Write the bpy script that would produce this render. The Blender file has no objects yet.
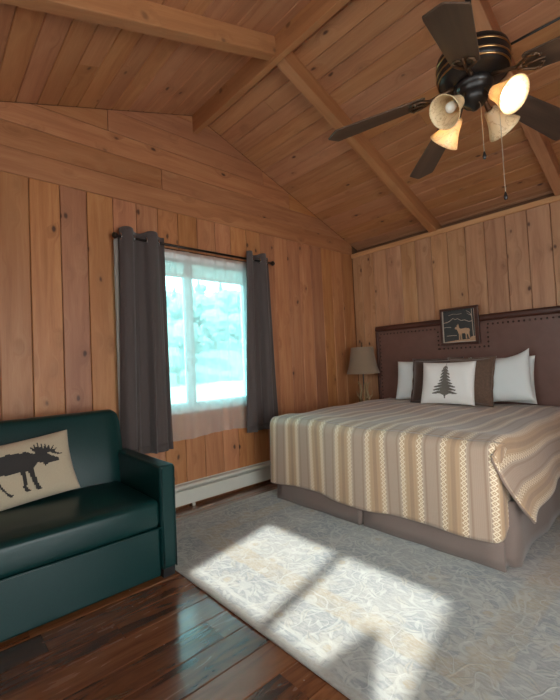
import bpy, bmesh, math, random
from mathutils import Vector, Matrix
random.seed(7)
scene = bpy.context.scene
col = scene.collection
R = math.radians

# ------------------------------------------------------------------ camera
YAW, PITCH, ROLL, FPX, CAMH = R(47.7), R(1.93), R(-2.62), 398.0, 1.25
fw = Vector((-math.sin(YAW) * math.cos(PITCH), math.cos(YAW) * math.cos(PITCH), math.sin(PITCH)))
rt = Vector((math.cos(YAW), math.sin(YAW), 0))
up = rt.cross(fw)
rt2 = rt * math.cos(ROLL) + up * math.sin(ROLL)
up2 = up * math.cos(ROLL) - rt * math.sin(ROLL)
cd = bpy.data.cameras.new('camera')
cam = bpy.data.objects.new('camera', cd)
col.objects.link(cam)
cd.sensor_fit = 'HORIZONTAL'
cd.sensor_width = 36.0
cd.lens = FPX / 560 * 36.0
cd.clip_start = 0.02
cd.clip_end = 500
m = Matrix((rt2, up2, -fw)).transposed().to_4x4()
m.translation = (0, 0, CAMH)
cam.matrix_world = m
scene.camera = cam

# ------------------------------------------------------------------ light
scene.view_settings.view_transform = 'Standard'
scene.view_settings.look = 'None'
scene.view_settings.gamma = 1.0
scene.view_settings.use_curve_mapping = False
scene.view_settings.exposure = 0.66
SUN_TRAVEL = Vector((-0.235, 1.0, -0.857)).normalized()
w = bpy.data.worlds.new('sky')
scene.world = w
w.use_nodes = True
nt = w.node_tree
bg = nt.nodes['Background']
bg.inputs[0].default_value = (0.95, 0.98, 1.0, 1)      # thin bright haze, the same all round
bg.inputs[1].default_value = 7.2
sl = bpy.data.lights.new('sun', 'SUN')
sl.energy = 17.5
sl.angle = R(2.2)
sl.color = (0.97, 1.0, 0.98)
so = bpy.data.objects.new('sun', sl)
col.objects.link(so)
so.rotation_euler = SUN_TRAVEL.to_track_quat('-Z', 'Y').to_euler()
so.location = (2, -8, 9)
scene.cycles.use_denoising = True
scene.cycles.diffuse_bounces = 8
scene.cycles.max_bounces = 14
scene.cycles.transparent_max_bounces = 16
scene.cycles.sample_clamp_indirect = 8.0


def portal(name, loc, sx, sy, normal):
    l = bpy.data.lights.new(name, 'AREA')
    l.shape = 'RECTANGLE'
    l.size, l.size_y = sx, sy
    o = bpy.data.objects.new(name, l)
    col.objects.link(o)
    o.location = loc
    o.rotation_euler = Vector(normal).to_track_quat('-Z', 'Z').to_euler()
    l.cycles.is_portal = True


# ------------------------------------------------------------------ room dimensions (metres)
WX, BY = -3.34, 4.468          # window wall plane, headboard wall plane
EX, FY = 1.60, -0.45           # far end wall and the eave wall with the sunny window
RY, RZ = 2.07, 3.755           # ridge line of the ceiling
SR, SL = 0.375, 0.325          # slopes


def ceil_z(y):
    return RZ - SR * (y - RY) if y > RY else RZ - SL * (RY - y)


WIN = (1.22, 2.62, 0.83, 2.32)      # y0,y1,z0,z1 of the curtained window
SUNWIN = (-1.86, -0.38, 1.36, 2.175)  # x0,x1,z0,z1 of the window behind
FILL_DOOR = (0.22, 1.54, 0.05, 2.175)     # x0,x1,z0,z1 of the unseen glass door added beside it for fill light
portal('portal_window', (WX - 0.03, (WIN[0] + WIN[1]) / 2, (WIN[2] + WIN[3]) / 2), 1.4, 1.49, (1, 0, 0))
portal('portal_sunny_window', (-1.12, FY - 0.03, 1.767), 1.48, 0.815, (0, 1, 0))
FILL_DOOR2 = (-0.2, 1.8, 0.05, 2.15)        # y0,y1,z0,z1 of an unseen double door added to the end wall for daylight
portal('portal_fill_end_door', (EX + 0.03, 0.8, 1.1), 2.0, 2.1, (-1, 0, 0))
portal('portal_fill_door', (0.88, FY - 0.03, 1.11), 1.32, 2.12, (0, 1, 0))


# ------------------------------------------------------------------ materials
def newmat(name):
    mt = bpy.data.materials.new(name)
    mt.use_nodes = True
    t = mt.node_tree
    b = t.nodes['Principled BSDF']
    return mt, t, b


class N:
    """tiny node builder"""
    def __init__(s, t):
        s.t = t

    def n(s, kind, **kw):
        nd = s.t.nodes.new('ShaderNode' + kind)
        for k, v in kw.items():
            setattr(nd, k, v)
        return nd

    def put(s, sock, v):
        if hasattr(v, 'node'):
            s.t.links.new(v, sock)
        else:
            sock.default_value = v

    def math(s, op, a, b=0.0, c=None, clamp=False):
        nd = s.n('Math', operation=op, use_clamp=clamp)
        s.put(nd.inputs[0], a)
        s.put(nd.inputs[1], b)
        if c is not None:
            s.put(nd.inputs[2], c)
        return nd.outputs[0]

    def vmath(s, op, a, b):
        nd = s.n('VectorMath', operation=op)
        s.put(nd.inputs[0], a)
        s.put(nd.inputs[1], b)
        return nd.outputs[0]

    def mix(s, f, a, b, blend='MIX'):
        nd = s.n('Mix', data_type='RGBA', blend_type=blend)
        s.put(nd.inputs[0], f)
        s.put(nd.inputs[6], a)
        s.put(nd.inputs[7], b)
        return nd.outputs[2]

    def noise(s, vec, scale=5.0, detail=3.0, rough=0.5, dist=0.0, out=0):
        nd = s.n('TexNoise')
        if vec is not None:
            s.put(nd.inputs['Vector'], vec)
        nd.inputs['Scale'].default_value = scale
        nd.inputs['Detail'].default_value = detail
        nd.inputs['Roughness'].default_value = rough
        nd.inputs['Distortion'].default_value = dist
        return nd.outputs[out]

    def ramp(s, f, stops, interp='LINEAR'):
        nd = s.n('ValToRGB')
        nd.color_ramp.interpolation = interp
        e = nd.color_ramp.elements
        while len(e) < len(stops):
            e.new(0.5)
        for el, (p, c) in zip(e, stops):
            el.position = p
            el.color = c if len(c) == 4 else (*c, 1)
        s.put(nd.inputs[0], f)
        return nd.outputs[0]

    def smooth(s, v, a, b, lo=0.0, hi=1.0):
        nd = s.n('MapRange', interpolation_type='SMOOTHSTEP')
        s.put(nd.inputs[0], v)
        nd.inputs[1].default_value = a
        nd.inputs[2].default_value = b
        nd.inputs[3].default_value = lo
        nd.inputs[4].default_value = hi
        return nd.outputs[0]

    def bump(s, h, strength=0.3, dist=0.01):
        nd = s.n('Bump')
        nd.inputs['Strength'].default_value = strength
        nd.inputs['Distance'].default_value = dist
        s.put(nd.inputs['Height'], h)
        return nd.outputs[0]


def C3(*c):
    return (*c, 1.0)


def wood(name, dark, mid, light, knot=(0.06, 0.02, 0.01), knots=1.0, rough=0.5, spread=0.35, grain=1.0, bump=0.15, coat=0.0):
    mt, t, b = newmat(name)
    g = N(t)
    tc = g.n('TexCoord')
    oi = g.n('ObjectInfo')
    cx = g.n('CombineXYZ')
    g.put(cx.inputs[0], g.math('MULTIPLY', oi.outputs['Random'], 71.0))
    g.put(cx.inputs[1], g.math('MULTIPLY', oi.outputs['Random'], 13.0))
    g.put(cx.inputs[2], g.math('MULTIPLY', oi.outputs['Random'], 29.0))
    co = g.vmath('ADD', tc.outputs['Object'], cx.outputs[0])
    # knots
    vo = g.n('TexVoronoi', feature='F1', voronoi_dimensions='3D')
    kco = g.vmath('MULTIPLY', co, (4.2, 8.0, 4.2))
    kco = g.vmath('ADD', kco, g.vmath('MULTIPLY', g.noise(co, 9, 2, out=1), (0.12, 0.25, 0.1)))
    g.put(vo.inputs['Vector'], kco)
    vo.inputs['Scale'].default_value = 1.0
    d = vo.outputs['Distance']
    sep = g.n('SeparateColor')
    g.put(sep.inputs[0], vo.outputs['Color'])
    has = g.math('GREATER_THAN', sep.outputs[0], 0.38)
    kn = g.math('MULTIPLY', g.smooth(d, 0.05, 0.15, 1, 0), has)
    halo = g.math('MULTIPLY', g.smooth(d, 0.08, 0.5, 1, 0), has)
    # grain that bends around the knots
    gv = g.vmath('MULTIPLY', co, (1.1 * grain, 15.0 * grain, 15.0 * grain))
    off = g.n('CombineXYZ')
    g.put(off.inputs[1], g.math('MULTIPLY', halo, 1.1 * knots))
    gv = g.vmath('ADD', gv, off.outputs[0])
    gn = g.noise(gv, 1.0, 5, 0.6, 0.6)
    fine = g.noise(g.vmath('MULTIPLY', co, (6, 160, 160)), 1.0, 3, 0.7)
    f = g.math('ADD', g.math('MULTIPLY', gn, 0.8), g.math('MULTIPLY', fine, 0.22))
    c = g.ramp(f, [(0.30, dark), (0.5, mid), (0.72, light)])
    broad = g.noise(g.vmath('MULTIPLY', co, (1.0, 3.0, 3.0)), 1.3, 2)
    c = g.mix(g.math('MULTIPLY', g.smooth(broad, 0.4, 0.75), 0.4), c, C3(*dark), 'MIX')
    # board to board variation
    hsv = g.n('HueSaturation')
    g.put(hsv.inputs['Color'], c)
    g.put(hsv.inputs['Value'], g.math('ADD', g.math('MULTIPLY', oi.outputs['Random'], spread), 1.0 - spread / 2))
    r2 = g.math('FRACT', g.math('MULTIPLY', oi.outputs['Random'], 17.3))
    g.put(hsv.inputs['Hue'], g.math('ADD', g.math('MULTIPLY', r2, 0.008), 0.496))
    g.put(hsv.inputs['Saturation'], g.math('ADD', g.math('MULTIPLY', r2, 0.1), 0.95))
    c = hsv.outputs[0]
    c = g.mix(g.math('MULTIPLY', halo, 0.14 * knots), c, C3(*knot))
    c = g.mix(g.math('MULTIPLY', kn, 0.92 * knots), c, C3(*knot))
    g.put(b.inputs['Base Color'], c)
    b.inputs['Roughness'].default_value = rough
    b.inputs['Coat Weight'].default_value = coat
    b.inputs['Coat Roughness'].default_value = 0.2
    g.put(b.inputs['Normal'], g.bump(f, bump, 0.004))
    return mt


def plain(name, colr, rough=0.5, metal=0.0, var=0.12, scale=20.0, bump=0.0, spec=0.5, sheen=0.0, coat=0.0):
    mt, t, b = newmat(name)
    g = N(t)
    tc = g.n('TexCoord')
    nz = g.noise(tc.outputs['Object'], scale, 4)
    c = g.mix(nz, C3(*[x * (1 - var) for x in colr]), C3(*[min(1, x * (1 + var)) for x in colr]))
    g.put(b.inputs['Base Color'], c)
    b.inputs['Roughness'].default_value = rough
    b.inputs['Metallic'].default_value = metal
    b.inputs['Specular IOR Level'].default_value = spec
    b.inputs['Sheen Weight'].default_value = sheen
    b.inputs['Coat Weight'].default_value = coat
    if bump:
        g.put(b.inputs['Normal'], g.bump(nz, bump, 0.003))
    return mt


def fabric(name, colr, weave=500.0, var=0.15, bump=0.2, rough=0.9, sheen=0.2):
    mt, t, b = newmat(name)
    g = N(t)
    tc = g.n('TexCoord')
    a = g.noise(g.vmath('MULTIPLY', tc.outputs['Object'], (weave, weave * 0.4, weave)), 1.0, 2)
    l = g.noise(tc.outputs['Object'], 6, 3)
    c = g.mix(a, C3(*[x * (1 - var) for x in colr]), C3(*[x * (1 + var) for x in colr]))
    c = g.mix(g.math('MULTIPLY', l, 0.25), c, C3(*[x * 0.75 for x in colr]))
    g.put(b.inputs['Base Color'], c)
    b.inputs['Roughness'].default_value = rough
    b.inputs['Sheen Weight'].default_value = sheen
    b.inputs['Specular IOR Level'].default_value = 0.2
    g.put(b.inputs['Normal'], g.bump(a, bump, 0.002))
    return mt


M = {}
M['pine_wall'] = wood('pine_wall', (0.315, 0.115, 0.046), (0.45, 0.190, 0.080), (0.54, 0.265, 0.122), spread=0.26)
M['pine_back'] = wood('pine_back', (0.35, 0.165, 0.08), (0.50, 0.265, 0.135), (0.61, 0.36, 0.20), spread=0.18)
M['pine_ceiling'] = wood('pine_ceiling', (0.355, 0.145, 0.062), (0.47, 0.212, 0.095), (0.56, 0.285, 0.138), spread=0.15)
M['pine_beam'] = wood('pine_beam', (0.33, 0.138, 0.058), (0.44, 0.198, 0.085), (0.52, 0.26, 0.12), spread=0.15, knots=0.7)
M['pine_trim'] = wood('pine_trim', (0.45, 0.22, 0.10), (0.58, 0.31, 0.15), (0.68, 0.40, 0.21), spread=0.1, knots=0.6)
M['pine_dim'] = plain('rough_sheathing', (0.16, 0.075, 0.035), 0.8, bump=0.2)


def floor_wood():
    mt, t, b = newmat('hand_scraped_hardwood')
    g = N(t)
    tc = g.n('TexCoord')
    oi = g.n('ObjectInfo')
    rnd = oi.outputs['Random']
    cx = g.n('CombineXYZ')
    g.put(cx.inputs[0], g.math('MULTIPLY', rnd, 53.0))
    g.put(cx.inputs[1], g.math('MULTIPLY', rnd, 17.0))
    co = g.vmath('ADD', tc.outputs['Object'], cx.outputs[0])
    gn = g.noise(g.vmath('MULTIPLY', co, (2.4, 15, 15)), 1.0, 4, 0.55, 1.6)
    sc = g.noise(g.vmath('MULTIPLY', co, (7, 13, 13)), 1.0, 2, 0.5, 0.8)
    f = g.math('ADD', g.math('MULTIPLY', gn, 0.75), g.math('MULTIPLY', rnd, 0.42))
    c = g.ramp(f, [(0.30, (0.016, 0.009, 0.007)), (0.46, (0.075, 0.026, 0.012)), (0.62, (0.165, 0.056, 0.022)), (0.85, (0.27, 0.105, 0.042))])
    sp = g.n('TexVoronoi', feature='F1')
    g.put(sp.inputs['Vector'], co)
    sp.inputs['Scale'].default_value = 9.0
    dots = g.smooth(sp.outputs['Distance'], 0.03, 0.045, 1, 0)
    c = g.mix(g.math('MULTIPLY', dots, 0.5), c, C3(0.5, 0.5, 0.48))
    g.put(b.inputs['Base Color'], c)
    g.put(b.inputs['Roughness'], g.smooth(gn, 0.3, 0.7, 0.16, 0.28))
    b.inputs['Coat Weight'].default_value = 0.8
    b.inputs['Coat IOR'].default_value = 1.6
    b.inputs['Coat Roughness'].default_value = 0.18
    g.put(b.inputs['Normal'], g.bump(g.math('ADD', g.math('MULTIPLY', sc, 0.7), g.math('MULTIPLY', gn, 0.3)), 0.28, 0.005))
    return mt


M['floor'] = floor_wood()
M['leather'] = plain('teal_leather', (0.003, 0.030, 0.029), 0.34, var=0.25, scale=140, bump=0.10, spec=0.30)
M['black_plastic'] = plain('black_plastic', (0.012, 0.012, 0.013), 0.45)
M['heater'] = plain('heater_enamel', (0.60, 0.60, 0.53), 0.4, var=0.04)
M['dark_gap'] = plain('heater_fins', (0.05, 0.05, 0.05), 0.6)
M['curtain'] = fabric('curtain_cloth', (0.088, 0.070, 0.066), 420)
M['lining'] = fabric('curtain_lining', (0.30, 0.26, 0.23), 420)
M['rod'] = plain('rod_metal', (0.03, 0.025, 0.022), 0.4, metal=0.8)
M['steel'] = plain('grommet_steel', (0.5, 0.5, 0.5), 0.25, metal=1.0)
M['vinyl'] = plain('white_vinyl', (0.76, 0.93, 0.93), 0.4, var=0.03)
M['blind'] = plain('white_blind', (0.86, 0.86, 0.84), 0.6, var=0.03)
M['skirt'] = fabric('skirt_cloth', (0.20, 0.150, 0.128), 300)
M['mattress'] = fabric('mattress_ticking', (0.6, 0.58, 0.55), 300)
M['headboard'] = plain('brown_leather', (0.150, 0.074, 0.056), 0.45, var=0.22, scale=12, bump=0.1)
M['mahogany'] = wood('mahogany', (0.035, 0.012, 0.008), (0.075, 0.026, 0.016), (0.12, 0.045, 0.028), knots=0.0, rough=0.35, spread=0.1)
M['nail'] = plain('nailhead_bronze', (0.06, 0.035, 0.025), 0.35, metal=0.8)
M['white_linen'] = fabric('white_linen', (0.82, 0.89, 0.89), 500, var=0.05)
M['cream_linen'] = fabric('cream_linen', (0.88, 0.88, 0.85), 400, var=0.06)
M['grey_print'] = fabric('grey_print', (0.17, 0.16, 0.14), 400)
M['brown_faux'] = fabric('brown_faux_suede', (0.072, 0.042, 0.031), 60, var=0.3, rough=0.55, sheen=0.6)
M['tan_faux'] = fabric('tan_fur', (0.14, 0.085, 0.058), 60, var=0.4, rough=0.7, sheen=0.6)
M['burlap'] = fabric('beige_needlepoint', (0.50, 0.42, 0.30), 260, var=0.15)
M['moose'] = fabric('charcoal_wool', (0.045, 0.042, 0.040), 260)
M['fan_black'] = plain('fan_black', (0.016, 0.013, 0.012), 0.35, metal=0.3)
M['brass'] = plain('antique_brass', (0.45, 0.28, 0.12), 0.28, metal=1.0)
M['bronze'] = plain('oil_bronze', (0.10, 0.055, 0.030), 0.4, metal=0.7)
M['blade'] = wood('fan_blade_walnut', (0.035, 0.020, 0.013), (0.065, 0.038, 0.024), (0.10, 0.060, 0.036), knots=0.0, rough=0.4, spread=0.1)
M['chain'] = plain('bead_chain', (0.6, 0.52, 0.40), 0.3, metal=0.8)
M['lampshade'] = fabric('lampshade_linen', (0.25, 0.18, 0.12), 300)
M['antler'] = plain('antler_bone', (0.34, 0.23, 0.11), 0.5, var=0.35, scale=25)
M['dark_base'] = plain('dark_iron', (0.03, 0.026, 0.022), 0.5)
M['chest'] = wood('chest_walnut', (0.07, 0.03, 0.015), (0.12, 0.055, 0.03), (0.17, 0.085, 0.045), knots=0.2, rough=0.4)
M['carve_dark'] = plain('carved_slate', (0.040, 0.042, 0.040), 0.6, var=0.3, scale=60, bump=0.3)
M['carve_tan'] = plain('carved_tan', (0.46, 0.29, 0.17), 0.6, var=0.25, scale=60)
M['carve_line'] = plain('carved_line', (0.50, 0.42, 0.33), 0.6)
M['cable'] = plain('black_cable', (0.02, 0.018, 0.016), 0.5)
M['wallboard'] = M['pine_wall']


def glass_mat(name, tint):
    mt = bpy.data.materials.new(name)
    mt.use_nodes = True
    t = mt.node_tree
    t.nodes.clear()
    g = N(t)
    out = g.n('OutputMaterial')
    tr = g.n('BsdfTransparent')
    tr.inputs[0].default_value = (*tint, 1)
    gl = g.n('BsdfGlossy')
    gl.inputs['Roughness'].default_value = 0.02
    fr = g.n('Fresnel')
    mx = g.n('MixShader')
    g.put(mx.inputs[0], fr.outputs[0])
    t.links.new(tr.outputs[0], mx.inputs[1])
    t.links.new(gl.outputs[0], mx.inputs[2])
    t.links.new(mx.outputs[0], out.inputs[0])
    return mt


M['glass'] = glass_mat('tinted_glass', (0.62, 0.95, 0.97))
M['clear_glass'] = glass_mat('clear_glass', (0.96, 0.97, 0.96))


def sheer_mat():
    mt = bpy.data.materials.new('sheer_voile')
    mt.use_nodes = True
    t = mt.node_tree
    t.nodes.clear()
    g = N(t)
    out = g.n('OutputMaterial')
    tr = g.n('BsdfTransparent')
    tl = g.n('BsdfTranslucent')
    tl.inputs[0].default_value = (0.92, 0.95, 0.95, 1)
    df = g.n('BsdfDiffuse')
    df.inputs[0].default_value = (0.85, 0.90, 0.90, 1)
    m1 = g.n('MixShader')
    m1.inputs[0].default_value = 0.5
    t.links.new(tl.outputs[0], m1.inputs[1])
    t.links.new(df.outputs[0], m1.inputs[2])
    # folds seen edge-on are denser
    lw = g.n('LayerWeight')
    lw.inputs[0].default_value = 0.35
    m2 = g.n('MixShader')
    g.put(m2.inputs[0], g.math('ADD', g.math('MULTIPLY', lw.outputs['Facing'], 0.35), 0.34, clamp=True))
    t.links.new(tr.outputs[0], m2.inputs[1])
    t.links.new(m1.outputs[0], m2.inputs[2])
    t.links.new(m2.outputs[0], out.inputs[0])
    return mt


M['sheer'] = sheer_mat()


def shade_glass(name, colr):
    mt, t, b = newmat(name)
    g = N(t)
    tc = g.n('TexCoord')
    v = g.noise(tc.outputs['Object'], 14, 4, 0.6, 1.5)
    vein = g.smooth(g.math('ABSOLUTE', g.math('SUBTRACT', v, 0.5)), 0.0, 0.03, 1, 0)
    c = g.mix(g.math('MULTIPLY', vein, 0.55), C3(*colr), C3(colr[0] * 0.55, colr[1] * 0.4, colr[2] * 0.25))
    g.put(b.inputs['Base Color'], c)
    b.inputs['Roughness'].default_value = 0.3
    tl = g.n('BsdfTranslucent')
    g.put(tl.inputs[0], c)
    mx = g.n('MixShader')
    mx.inputs[0].default_value = 0.35
    out = [n for n in t.nodes if n.type == 'OUTPUT_MATERIAL'][0]
    t.links.new(b.outputs[0], mx.inputs[1])
    t.links.new(tl.outputs[0], mx.inputs[2])
    t.links.new(mx.outputs[0], out.inputs[0])
    return mt


M['alabaster'] = shade_glass('alabaster_glass', (0.84, 0.67, 0.42))


def emit(name, colr, s):
    mt, t, b = newmat(name)
    b.inputs['Base Color'].default_value = (*colr, 1)
    b.inputs['Emission Color'].default_value = (*colr, 1)
    b.inputs['Emission Strength'].default_value = s
    return mt


M['bulb_on'] = emit('lit_bulb', (1.0, 0.82, 0.52), 6.0)
M['bulb_off'] = plain('unlit_bulb', (0.8, 0.78, 0.72), 0.2)


def comforter_mat():
    mt, t, b = newmat('striped_comforter')
    g = N(t)
    uv = g.n('UVMap')
    sp = g.n('SeparateXYZ')
    g.put(sp.inputs[0], uv.outputs[0])
    u, v = sp.outputs[0], sp.outputs[1]
    P = 0.285
    ph = g.math('MULTIPLY', g.math('FRACT', g.math('DIVIDE', g.math('ADD', u, 2.614 + P * 4 + 0.08), P)), P)   # 0..P, chains at .08 and .205
    # bands
    taupe, tan, brown, cream = (0.405, 0.295, 0.22), (0.46, 0.30, 0.175), (0.28, 0.175, 0.115), (0.80, 0.68, 0.50)
    mid = g.math('ABSOLUTE', g.math('SUBTRACT', ph, 0.1425))      # 0 = middle of the tan band
    c = g.mix(g.smooth(mid, 0.072, 0.078), C3(*tan), C3(*taupe))
    # fine woven lines
    ln = g.math('SINE', g.math('MULTIPLY', u, 2 * math.pi / 0.0105))
    c = g.mix(g.math('MULTIPLY', g.smooth(ln, 0.0, 0.8), 0.18), c, C3(*brown))
    stripe = g.math('MULTIPLY', g.smooth(mid, 0.094, 0.098), g.smooth(mid, 0.106, 0.110, 1, 0))
    c = g.mix(g.math('MULTIPLY', stripe, 0.6), c, C3(*brown))
    ctr = g.smooth(mid, 0.012, 0.016, 1, 0)
    c = g.mix(g.math('MULTIPLY', ctr, 0.55), c, C3(*brown))
    # chains of lozenges
    d = g.math('ABSOLUTE', g.math('SUBTRACT', mid, 0.0625))
    tri = g.math('PINGPONG', v, 0.0145)
    z1 = g.math('ABSOLUTE', g.math('SUBTRACT', d, g.math('MULTIPLY', tri, 1.15)))
    loz = g.math('MULTIPLY', g.smooth(z1, 0.0038, 0.0060, 1, 0), g.smooth(d, 0.0175, 0.020, 1, 0))
    edge = g.math('MULTIPLY', g.smooth(g.math('ABSOLUTE', g.math('SUBTRACT', d, 0.022)), 0.001, 0.0025, 1, 0), 0.35)
    dot = g.math('LESS_THAN', g.math('ADD', d, g.math('ABSOLUTE', g.math('SUBTRACT', tri, 0.0140))), 0.004)
    nz = g.noise(uv.outputs[0], 260, 2)
    k = g.math('MAXIMUM', g.math('MAXIMUM', loz, edge), dot)
    k = g.math('MULTIPLY', k, g.smooth(nz, 0.25, 0.5, 0.55, 1.0))
    c = g.mix(g.math('MULTIPLY', k, 0.95), c, C3(*cream))
    # small cross pattern in the taupe band
    tw = g.math('MULTIPLY', g.math('SINE', g.math('MULTIPLY', g.math('ADD', u, v), 520.0)), g.math('SINE', g.math('MULTIPLY', g.math('SUBTRACT', u, v), 520.0)))
    c = g.mix(g.math('MULTIPLY', g.smooth(tw, 0.2, 0.7), 0.25), c, C3(0.55, 0.45, 0.36))
    g.put(b.inputs['Base Color'], c)
    b.inputs['Roughness'].default_value = 0.6
    b.inputs['Sheen Weight'].default_value = 0.25
    b.inputs['Specular IOR Level'].default_value = 0.3
    q = g.noise(uv.outputs[0], 30, 3)
    g.put(b.inputs['Normal'], g.bump(g.math('ADD', q, g.math('MULTIPLY', k, 0.3)), 0.35, 0.008))
    return mt


M['comforter'] = comforter_mat()
M['piping'] = fabric('comforter_binding', (0.26, 0.185, 0.145), 300)

RUG = (-3.02, -0.30, 1.16, 3.92, 0.014)


def rug_mat():
    mt, t, b = newmat('wool_rug')
    g = N(t)
    tc = g.n('TexCoord')
    P = tc.outputs['Object']
    sp = g.n('SeparateXYZ')
    g.put(sp.inputs[0], P)
    x, y = sp.outputs[0], sp.outputs[1]
    dx = g.math('MINIMUM', g.math('SUBTRACT', x, RUG[0]), g.math('SUBTRACT', RUG[1], x))
    dy = g.math('MINIMUM', g.math('SUBTRACT', y, RUG[2]), g.math('SUBTRACT', RUG[3], y))
    e = g.math('MINIMUM', dx, dy)
    e = g.math('ADD', e, g.math('MULTIPLY', g.math('SUBTRACT', g.noise(P, 9, 2), 0.5), 0.05))
    grey, blue, cream, gold = (0.34, 0.335, 0.32), (0.235, 0.255, 0.268), (0.56, 0.555, 0.51), (0.41, 0.325, 0.21)
    # vine motif
    n1 = g.noise(P, 3.6, 1.0, 0.4, 0.8)
    vine = g.smooth(g.math('ABSOLUTE', g.math('SUBTRACT', n1, 0.5)), 0.006, 0.020, 1, 0)
    n2 = g.noise(g.vmath('ADD', P, (7.3, 2.1, 0)), 5.2, 1.0, 0.4, 1.0)
    vine2 = g.smooth(g.math('ABSOLUTE', g.math('SUBTRACT', n2, 0.52)), 0.005, 0.018, 1, 0)
    wob = g.vmath('MULTIPLY', g.vmath('SUBTRACT', g.noise(P, 14, 2, out=1), (0.5, 0.5, 0.5)), (0.03, 0.03, 0))
    Pw = g.vmath('ADD', P, wob)

    def cells(scale, ofs, rnd=0.9):
        vo = g.n('TexVoronoi', feature='F1', voronoi_dimensions='2D')
        g.put(vo.inputs['Vector'], g.vmath('ADD', Pw, ofs))
        vo.inputs['Scale'].default_value = scale
        vo.inputs['Randomness'].default_value = rnd
        df = g.vmath('SUBTRACT', g.vmath('ADD', Pw, ofs), vo.outputs['Position'])
        sx = g.n('SeparateXYZ')
        g.put(sx.inputs[0], df)
        sc_ = g.n('SeparateColor')
        g.put(sc_.inputs[0], vo.outputs['Color'])
        return sx.outputs[0], sx.outputs[1], sc_.outputs[0], sc_.outputs[1]
    # palmettes: petalled rosettes
    fx, fy, fr, fr2 = cells(2.6, (0.13, 0.4, 0), 0.6)
    rad_ = g.math('SQRT', g.math('ADD', g.math('MULTIPLY', fx, fx), g.math('MULTIPLY', fy, fy)))
    th_ = g.math('ADD', g.math('ARCTAN2', fy, fx), g.math('MULTIPLY', fr, 6.0))
    pet = g.math('ADD', 0.085, g.math('MULTIPLY', g.math('COSINE', g.math('MULTIPLY', th_, 7.0)), 0.024))
    pd = g.math('SUBTRACT', rad_, pet)
    petals = g.smooth(pd, -0.006, 0.004, 1, 0)
    petline = g.smooth(g.math('ABSOLUTE', pd), 0.003, 0.010, 1, 0)
    ring2 = g.smooth(g.math('ABSOLUTE', g.math('SUBTRACT', rad_, 0.042)), 0.004, 0.010, 1, 0)
    core = g.smooth(rad_, 0.018, 0.026, 1, 0)

    def leaves(scale, ofs, la, lb):
        lx, ly, r1, r2_ = cells(scale, ofs)
        an = g.math('MULTIPLY', r1, 6.28)
        c_, s_ = g.math('COSINE', an), g.math('SINE', an)
        X = g.math('ADD', g.math('MULTIPLY', lx, c_), g.math('MULTIPLY', ly, s_))
        Y = g.math('SUBTRACT', g.math('MULTIPLY', ly, c_), g.math('MULTIPLY', lx, s_))
        Y = g.math('ADD', Y, g.math('MULTIPLY', g.math('MULTIPLY', X, X), 5.0))
        q = g.math('ADD', g.math('POWER', g.math('ABSOLUTE', g.math('DIVIDE', X, la)), 2.0), g.math('POWER', g.math('ABSOLUTE', g.math('DIVIDE', Y, lb)), 1.4))
        return g.smooth(q, 0.7, 1.05, 1, 0), g.smooth(g.math('ABSOLUTE', Y), 0.002, 0.006, 1, 0), r2_
    l1, mid1, lr1 = leaves(7.4, (3.1, 0.7, 0), 0.060, 0.017)
    l2_, mid2, lr2 = leaves(12.0, (5.7, 1.9, 0), 0.036, 0.010)
    field = g.mix(g.smooth(g.noise(P, 3.2, 3), 0.35, 0.65), C3(*grey), C3(*blue))
    field = g.mix(g.math('MULTIPLY', g.math('MAXIMUM', vine, vine2), 0.5), field, C3(*cream))
    leafc = g.mix(lr1, C3(*cream), C3(0.46, 0.40, 0.29))
    field = g.mix(g.math('MULTIPLY', l2_, 0.5), field, C3(*cream))
    field = g.mix(g.math('MULTIPLY', l1, 0.5), field, leafc)
    field = g.mix(g.math('MULTIPLY', g.math('MULTIPLY', l1, mid1), 0.7), field, C3(*blue))
    field = g.mix(g.math('MULTIPLY', petals, 0.4), field, C3(0.48, 0.44, 0.37))
    field = g.mix(g.math('MULTIPLY', petline, 0.4), field, C3(0.20, 0.20, 0.20))
    field = g.mix(g.math('MULTIPLY', ring2, 0.5), field, C3(*cream))
    field = g.mix(g.math('MULTIPLY', core, 0.7), field, C3(*gold))
    vine = g.math('MAXIMUM', vine, l1)
    goldband = g.math('MULTIPLY', g.smooth(e, 0.31, 0.33), g.smooth(e, 0.45, 0.48, 1, 0))
    gb = g.mix(g.math('MULTIPLY', g.math('MAXIMUM', vine2, core), 0.6), C3(*gold), C3(*cream))
    c = g.mix(g.math('MULTIPLY', goldband, g.smooth(g.noise(P, 7, 3), 0.3, 0.65, 0.25, 0.75)), field, gb)
    sel = g.smooth(e, 0.03, 0.045, 1, 0)
    c = g.mix(g.math('MULTIPLY', sel, 0.8), c, C3(0.42, 0.38, 0.33))
    guard = g.math('MULTIPLY', g.smooth(g.math('ABSOLUTE', g.math('SUBTRACT', e, 0.10)), 0.008, 0.016, 1, 0), 0.5)
    c = g.mix(guard, c, C3(*cream))
    pile = g.noise(P, 420, 2)
    worn = g.noise(g.vmath('MULTIPLY', P, (1, 2.5, 1)), 40, 3)
    c = g.mix(g.math('MULTIPLY', g.smooth(worn, 0.35, 0.7), 0.55), c, C3(0.50, 0.48, 0.44))
    c = g.mix(g.math('MULTIPLY', pile, 0.35), c, C3(0.16, 0.15, 0.14))
    g.put(b.inputs['Base Color'], c)
    b.inputs['Roughness'].default_value = 0.95
    b.inputs['Specular IOR Level'].default_value = 0.15
    b.inputs['Sheen Weight'].default_value = 0.3
    h = g.math('ADD', g.math('MULTIPLY', pile, 0.5), g.math('MULTIPLY', g.math('MAXIMUM', vine, vine2), 0.5))
    g.put(b.inputs['Normal'], g.bump(h, 0.6, 0.006))
    return mt


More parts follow.
